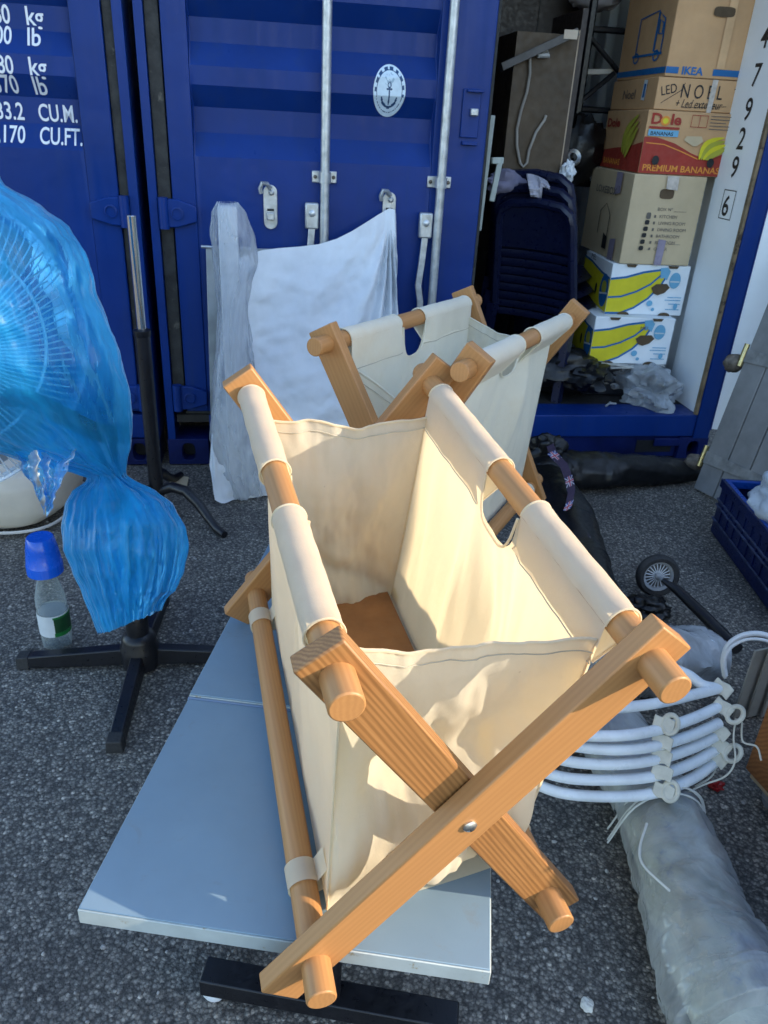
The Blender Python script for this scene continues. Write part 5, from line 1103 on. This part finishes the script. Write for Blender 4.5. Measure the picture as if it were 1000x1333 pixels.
# wrapped roll
rl = thing('wrapped_roll', 'grey cloth roll wrapped in clear plastic lying on the asphalt under the hoops', 'roll', G(880, 1180, 0))
ends = [G(770, 905, .075), G(815, 985, .075), G(858, 1055, .08), G(893, 1150, .085), G(920, 1225, .082), G(955, 1300, .075), G(1000, 1390, .07)]
R_ = [.075, .08, .082, .085, .085, .085, .085]
softtube(ends, R_, 4, 90, 36, amp=.07, hf=.2).build('roll_cloth', ROLLM, rl, smooth=70)
ends2 = [G(766, 898, .08), G(815, 985, .08), G(858, 1055, .083), G(893, 1150, .09), G(920, 1225, .088), G(945, 1285, .08), G(975, 1345, .07)]
softtube(ends2, [.082, .088, .090, .098, .105, .115, .13], 6, 220, 70, amp=.10, hf=.55).build('plastic_wrap', WRAPF, rl, smooth=75)
for y0, y1, dz in ((1060, 1066, 0), (1074, 1060, 0), (1078, 1072, 0)):
    m = MW(); a_, b_2 = G(796, y0, .085), G(926, y1, .085); m.tube(smooth_path([a_-V((0, 0, .045)), a_.lerp(b_2, .18)+V((0, 0, .06)), a_.lerp(b_2, .5)+V((0, 0, .096)), a_.lerp(b_2, .82)+V((0, 0, .06)), b_2-V((0, 0, .045))]), .0022, 5); m.build('string', pbr('pale_string', (.6, .6, .56), .6) if 'pale_string' not in bpy.data.materials else bpy.data.materials['pale_string'], rl)
m = MW(); m.tube(smooth_path([G(842, 1072, .186), G(833, 1104, .187), G(838, 1127, .187), G(872, 1160, .188)]), .0025, 5); m.build('string', bpy.data.materials['pale_string'], rl)
fl_ = thing('plastic_film', 'loose clear film over a dark bundle beside the foreground basket', 'plastic film', G(830, 860, 0))
softtube([G(748, 862, .07), G(790, 868, .085), G(850, 858, .08), G(910, 850, .06), G(950, 862, .05)], [.07, .11, .11, .09, .05], 13, 70, 30, amp=.22).build('film_wrap', CLEARF, fl_, smooth=75)
db_ = thing('bundle', 'dark blue-grey bundle under the loose clear film', 'bundle', G(800, 866, 0)); softtube([G(742, 866, .05), G(790, 872, .065), G(850, 866, .06), G(905, 858, .05)], [.05, .09, .085, .05], 17, 60, 26, amp=.2).build('bundle_cloth', DARKBLUEG, db_, smooth=70)
# box on castors
fx0 = G(970, 1000, .07); fe = (G(1002, 1036, .07)-fx0).normalized(); fn2 = V((-fe.y, fe.x, 0)); 
if fn2.x < 0: fn2 = -fn2
wbx = thing('wooden_box', 'orange brown wooden box on small castors at the right edge', 'box', V((fx0.x, fx0.y, 0)))
hb_ = ZV(999, 890, fx0)
def wq(a, b, z): return V((fx0.x, fx0.y, 0))+fe*a+fn2*b+V((0, 0, z))
WOODB = wood('brown_board', (.26, .095, .03), (.33, .13, .042), (.38, .16, .055), .6, .2)
m = MW(); m.hexa([wq(0, 0, .07), wq(.34, 0, .07), wq(.34, .3, .07), wq(0, .3, .07), wq(0, 0, hb_), wq(.34, 0, hb_), wq(.34, .3, hb_), wq(0, .3, hb_)]); m.build('box_body', WOODB, wbx, bevel=.003)
m = MW(); m.hexa([wq(.01, .01, .05), wq(.33, .01, .05), wq(.33, .29, .05), wq(.01, .29, .05), wq(.01, .01, .0695), wq(.33, .01, .0695), wq(.33, .29, .0695), wq(.01, .29, .0695)]); m.build('base_board', CARD2, wbx, bevel=.003)
for a, b in ((.06, .04), (.28, .04), (.06, .26)):
    m = MW(); c = wq(a, b, .025); m.lathe([(.004, -.012), (.022, -.012), (.025, -.008), (.025, .008), (.022, .012), (.004, .012)], c, fe*.3+fn2, 24); w_ = m.build('castor_wheel', pbr('castor_grey', (.25, .27, .3), .4), wbx)
    m = MW(); m.hexa([c+fe*x+fn2*y+V((0, 0, z)) for z in (.0, .026) for x, y in ((-.012, -.018), (.012, -.018), (.012, .018), (-.012, .018))]); m.build('castor_fork', GALV, w_, smooth=0)
ms = thing('magazine_rack', 'pale folded metal rack with curved white wire handle behind the wooden box', 'rack', G(985, 890, 0))
for i, (x0_, y0_, x1_, y1_, zz) in enumerate(((955, 905, 953, 842, .0), (972, 905, 970, 838, .0), (990, 905, 988, 836, .0))):
    b0 = G(x0_, y0_+30, 0.01); hh = ZV(x1_, y1_, b0); sd = V((.9, .35, 0)).normalized()
    m = MW(); m.hexa([b0, b0+sd*.11, b0+sd*.11+V((-.002, .006, 0)), b0+V((-.002, .006, 0))]+[p+V((0, 0, hh)) for p in (b0, b0+sd*.11, b0+sd*.11+V((-.002, .006, 0)), b0+V((-.002, .006, 0)))]); m.build('rack_plate', pbr('pale_grey_metal', (.35, .34, .30), .5, .1) if 'pale_grey_metal' not in bpy.data.materials else bpy.data.materials['pale_grey_metal'], ms, bevel=.002)
for dz in (0, .022):
    m = MW(); m.tube(smooth_path([G(944, 880+dz*100, .16), G(942, 858+dz*300, .20), G(950, 838+dz*300, .24), G(972, 826+dz*300, .27), G(1000, 828+dz*300, .28), G(1030, 850, .25)]), .0075 if dz == 0 else .004, 8); m.build('handle', WHITEPL, ms)
rs_ = thing('plastic_scrap', 'small red plastic scrap on the asphalt near the hoops', 'scrap', G(930, 1024, 0)); crumple(G(932, 1022, .012), (.022, .016, .014), 21, .6, 20, 14).build('scrap_body', SCRAPR, rs_)
stn = thing('pebble', 'small white stone on the asphalt at the bottom edge', 'stone', G(764, 1310, 0)); MW().blob(G(764, 1308, .006), (.011, .013, .009), 20, 14, .35, 2., 5).build('stone_body', STONEM, stn, smooth=30)

# unseen crates added beyond the right edge to keep low sun off the ground
for k in range(4):
    c_ = dup(cr, ['lowest dark blue crate in a pile beyond the right edge', 'second dark blue crate up in a pile beyond the right edge', 'third dark blue crate up in a pile beyond the right edge', 'topmost dark blue crate in a pile beyond the right edge'][k], V((1.42, .60, (hcr+.004)*k)), (0, 0, 0))
    c_.rotation_euler = (0, 0, math.radians(100)-math.atan2(e1_cr.y, e1_cr.x)); c_['group'] = 'crates piled beyond the right edge'
# loose chippings scattered on the asphalt
rnd = random.Random(5); m = MW()
for k in range(420):
    y = rnd.uniform(.75, 3.0); x = rnd.uniform(-.62, .62)*y*1.1; r = rnd.uniform(.0018, .0045)
    m.blob((x, y, r*.5), (r*rnd.uniform(.8, 1.5), r*rnd.uniform(.8, 1.3), r*.8), 7, 4, .3, 1., k)
g_ = m.build('gravel', pbr('chippings', (.36, .35, .33), .8, 0, .4, 60)); tag(g_, kind='stuff')
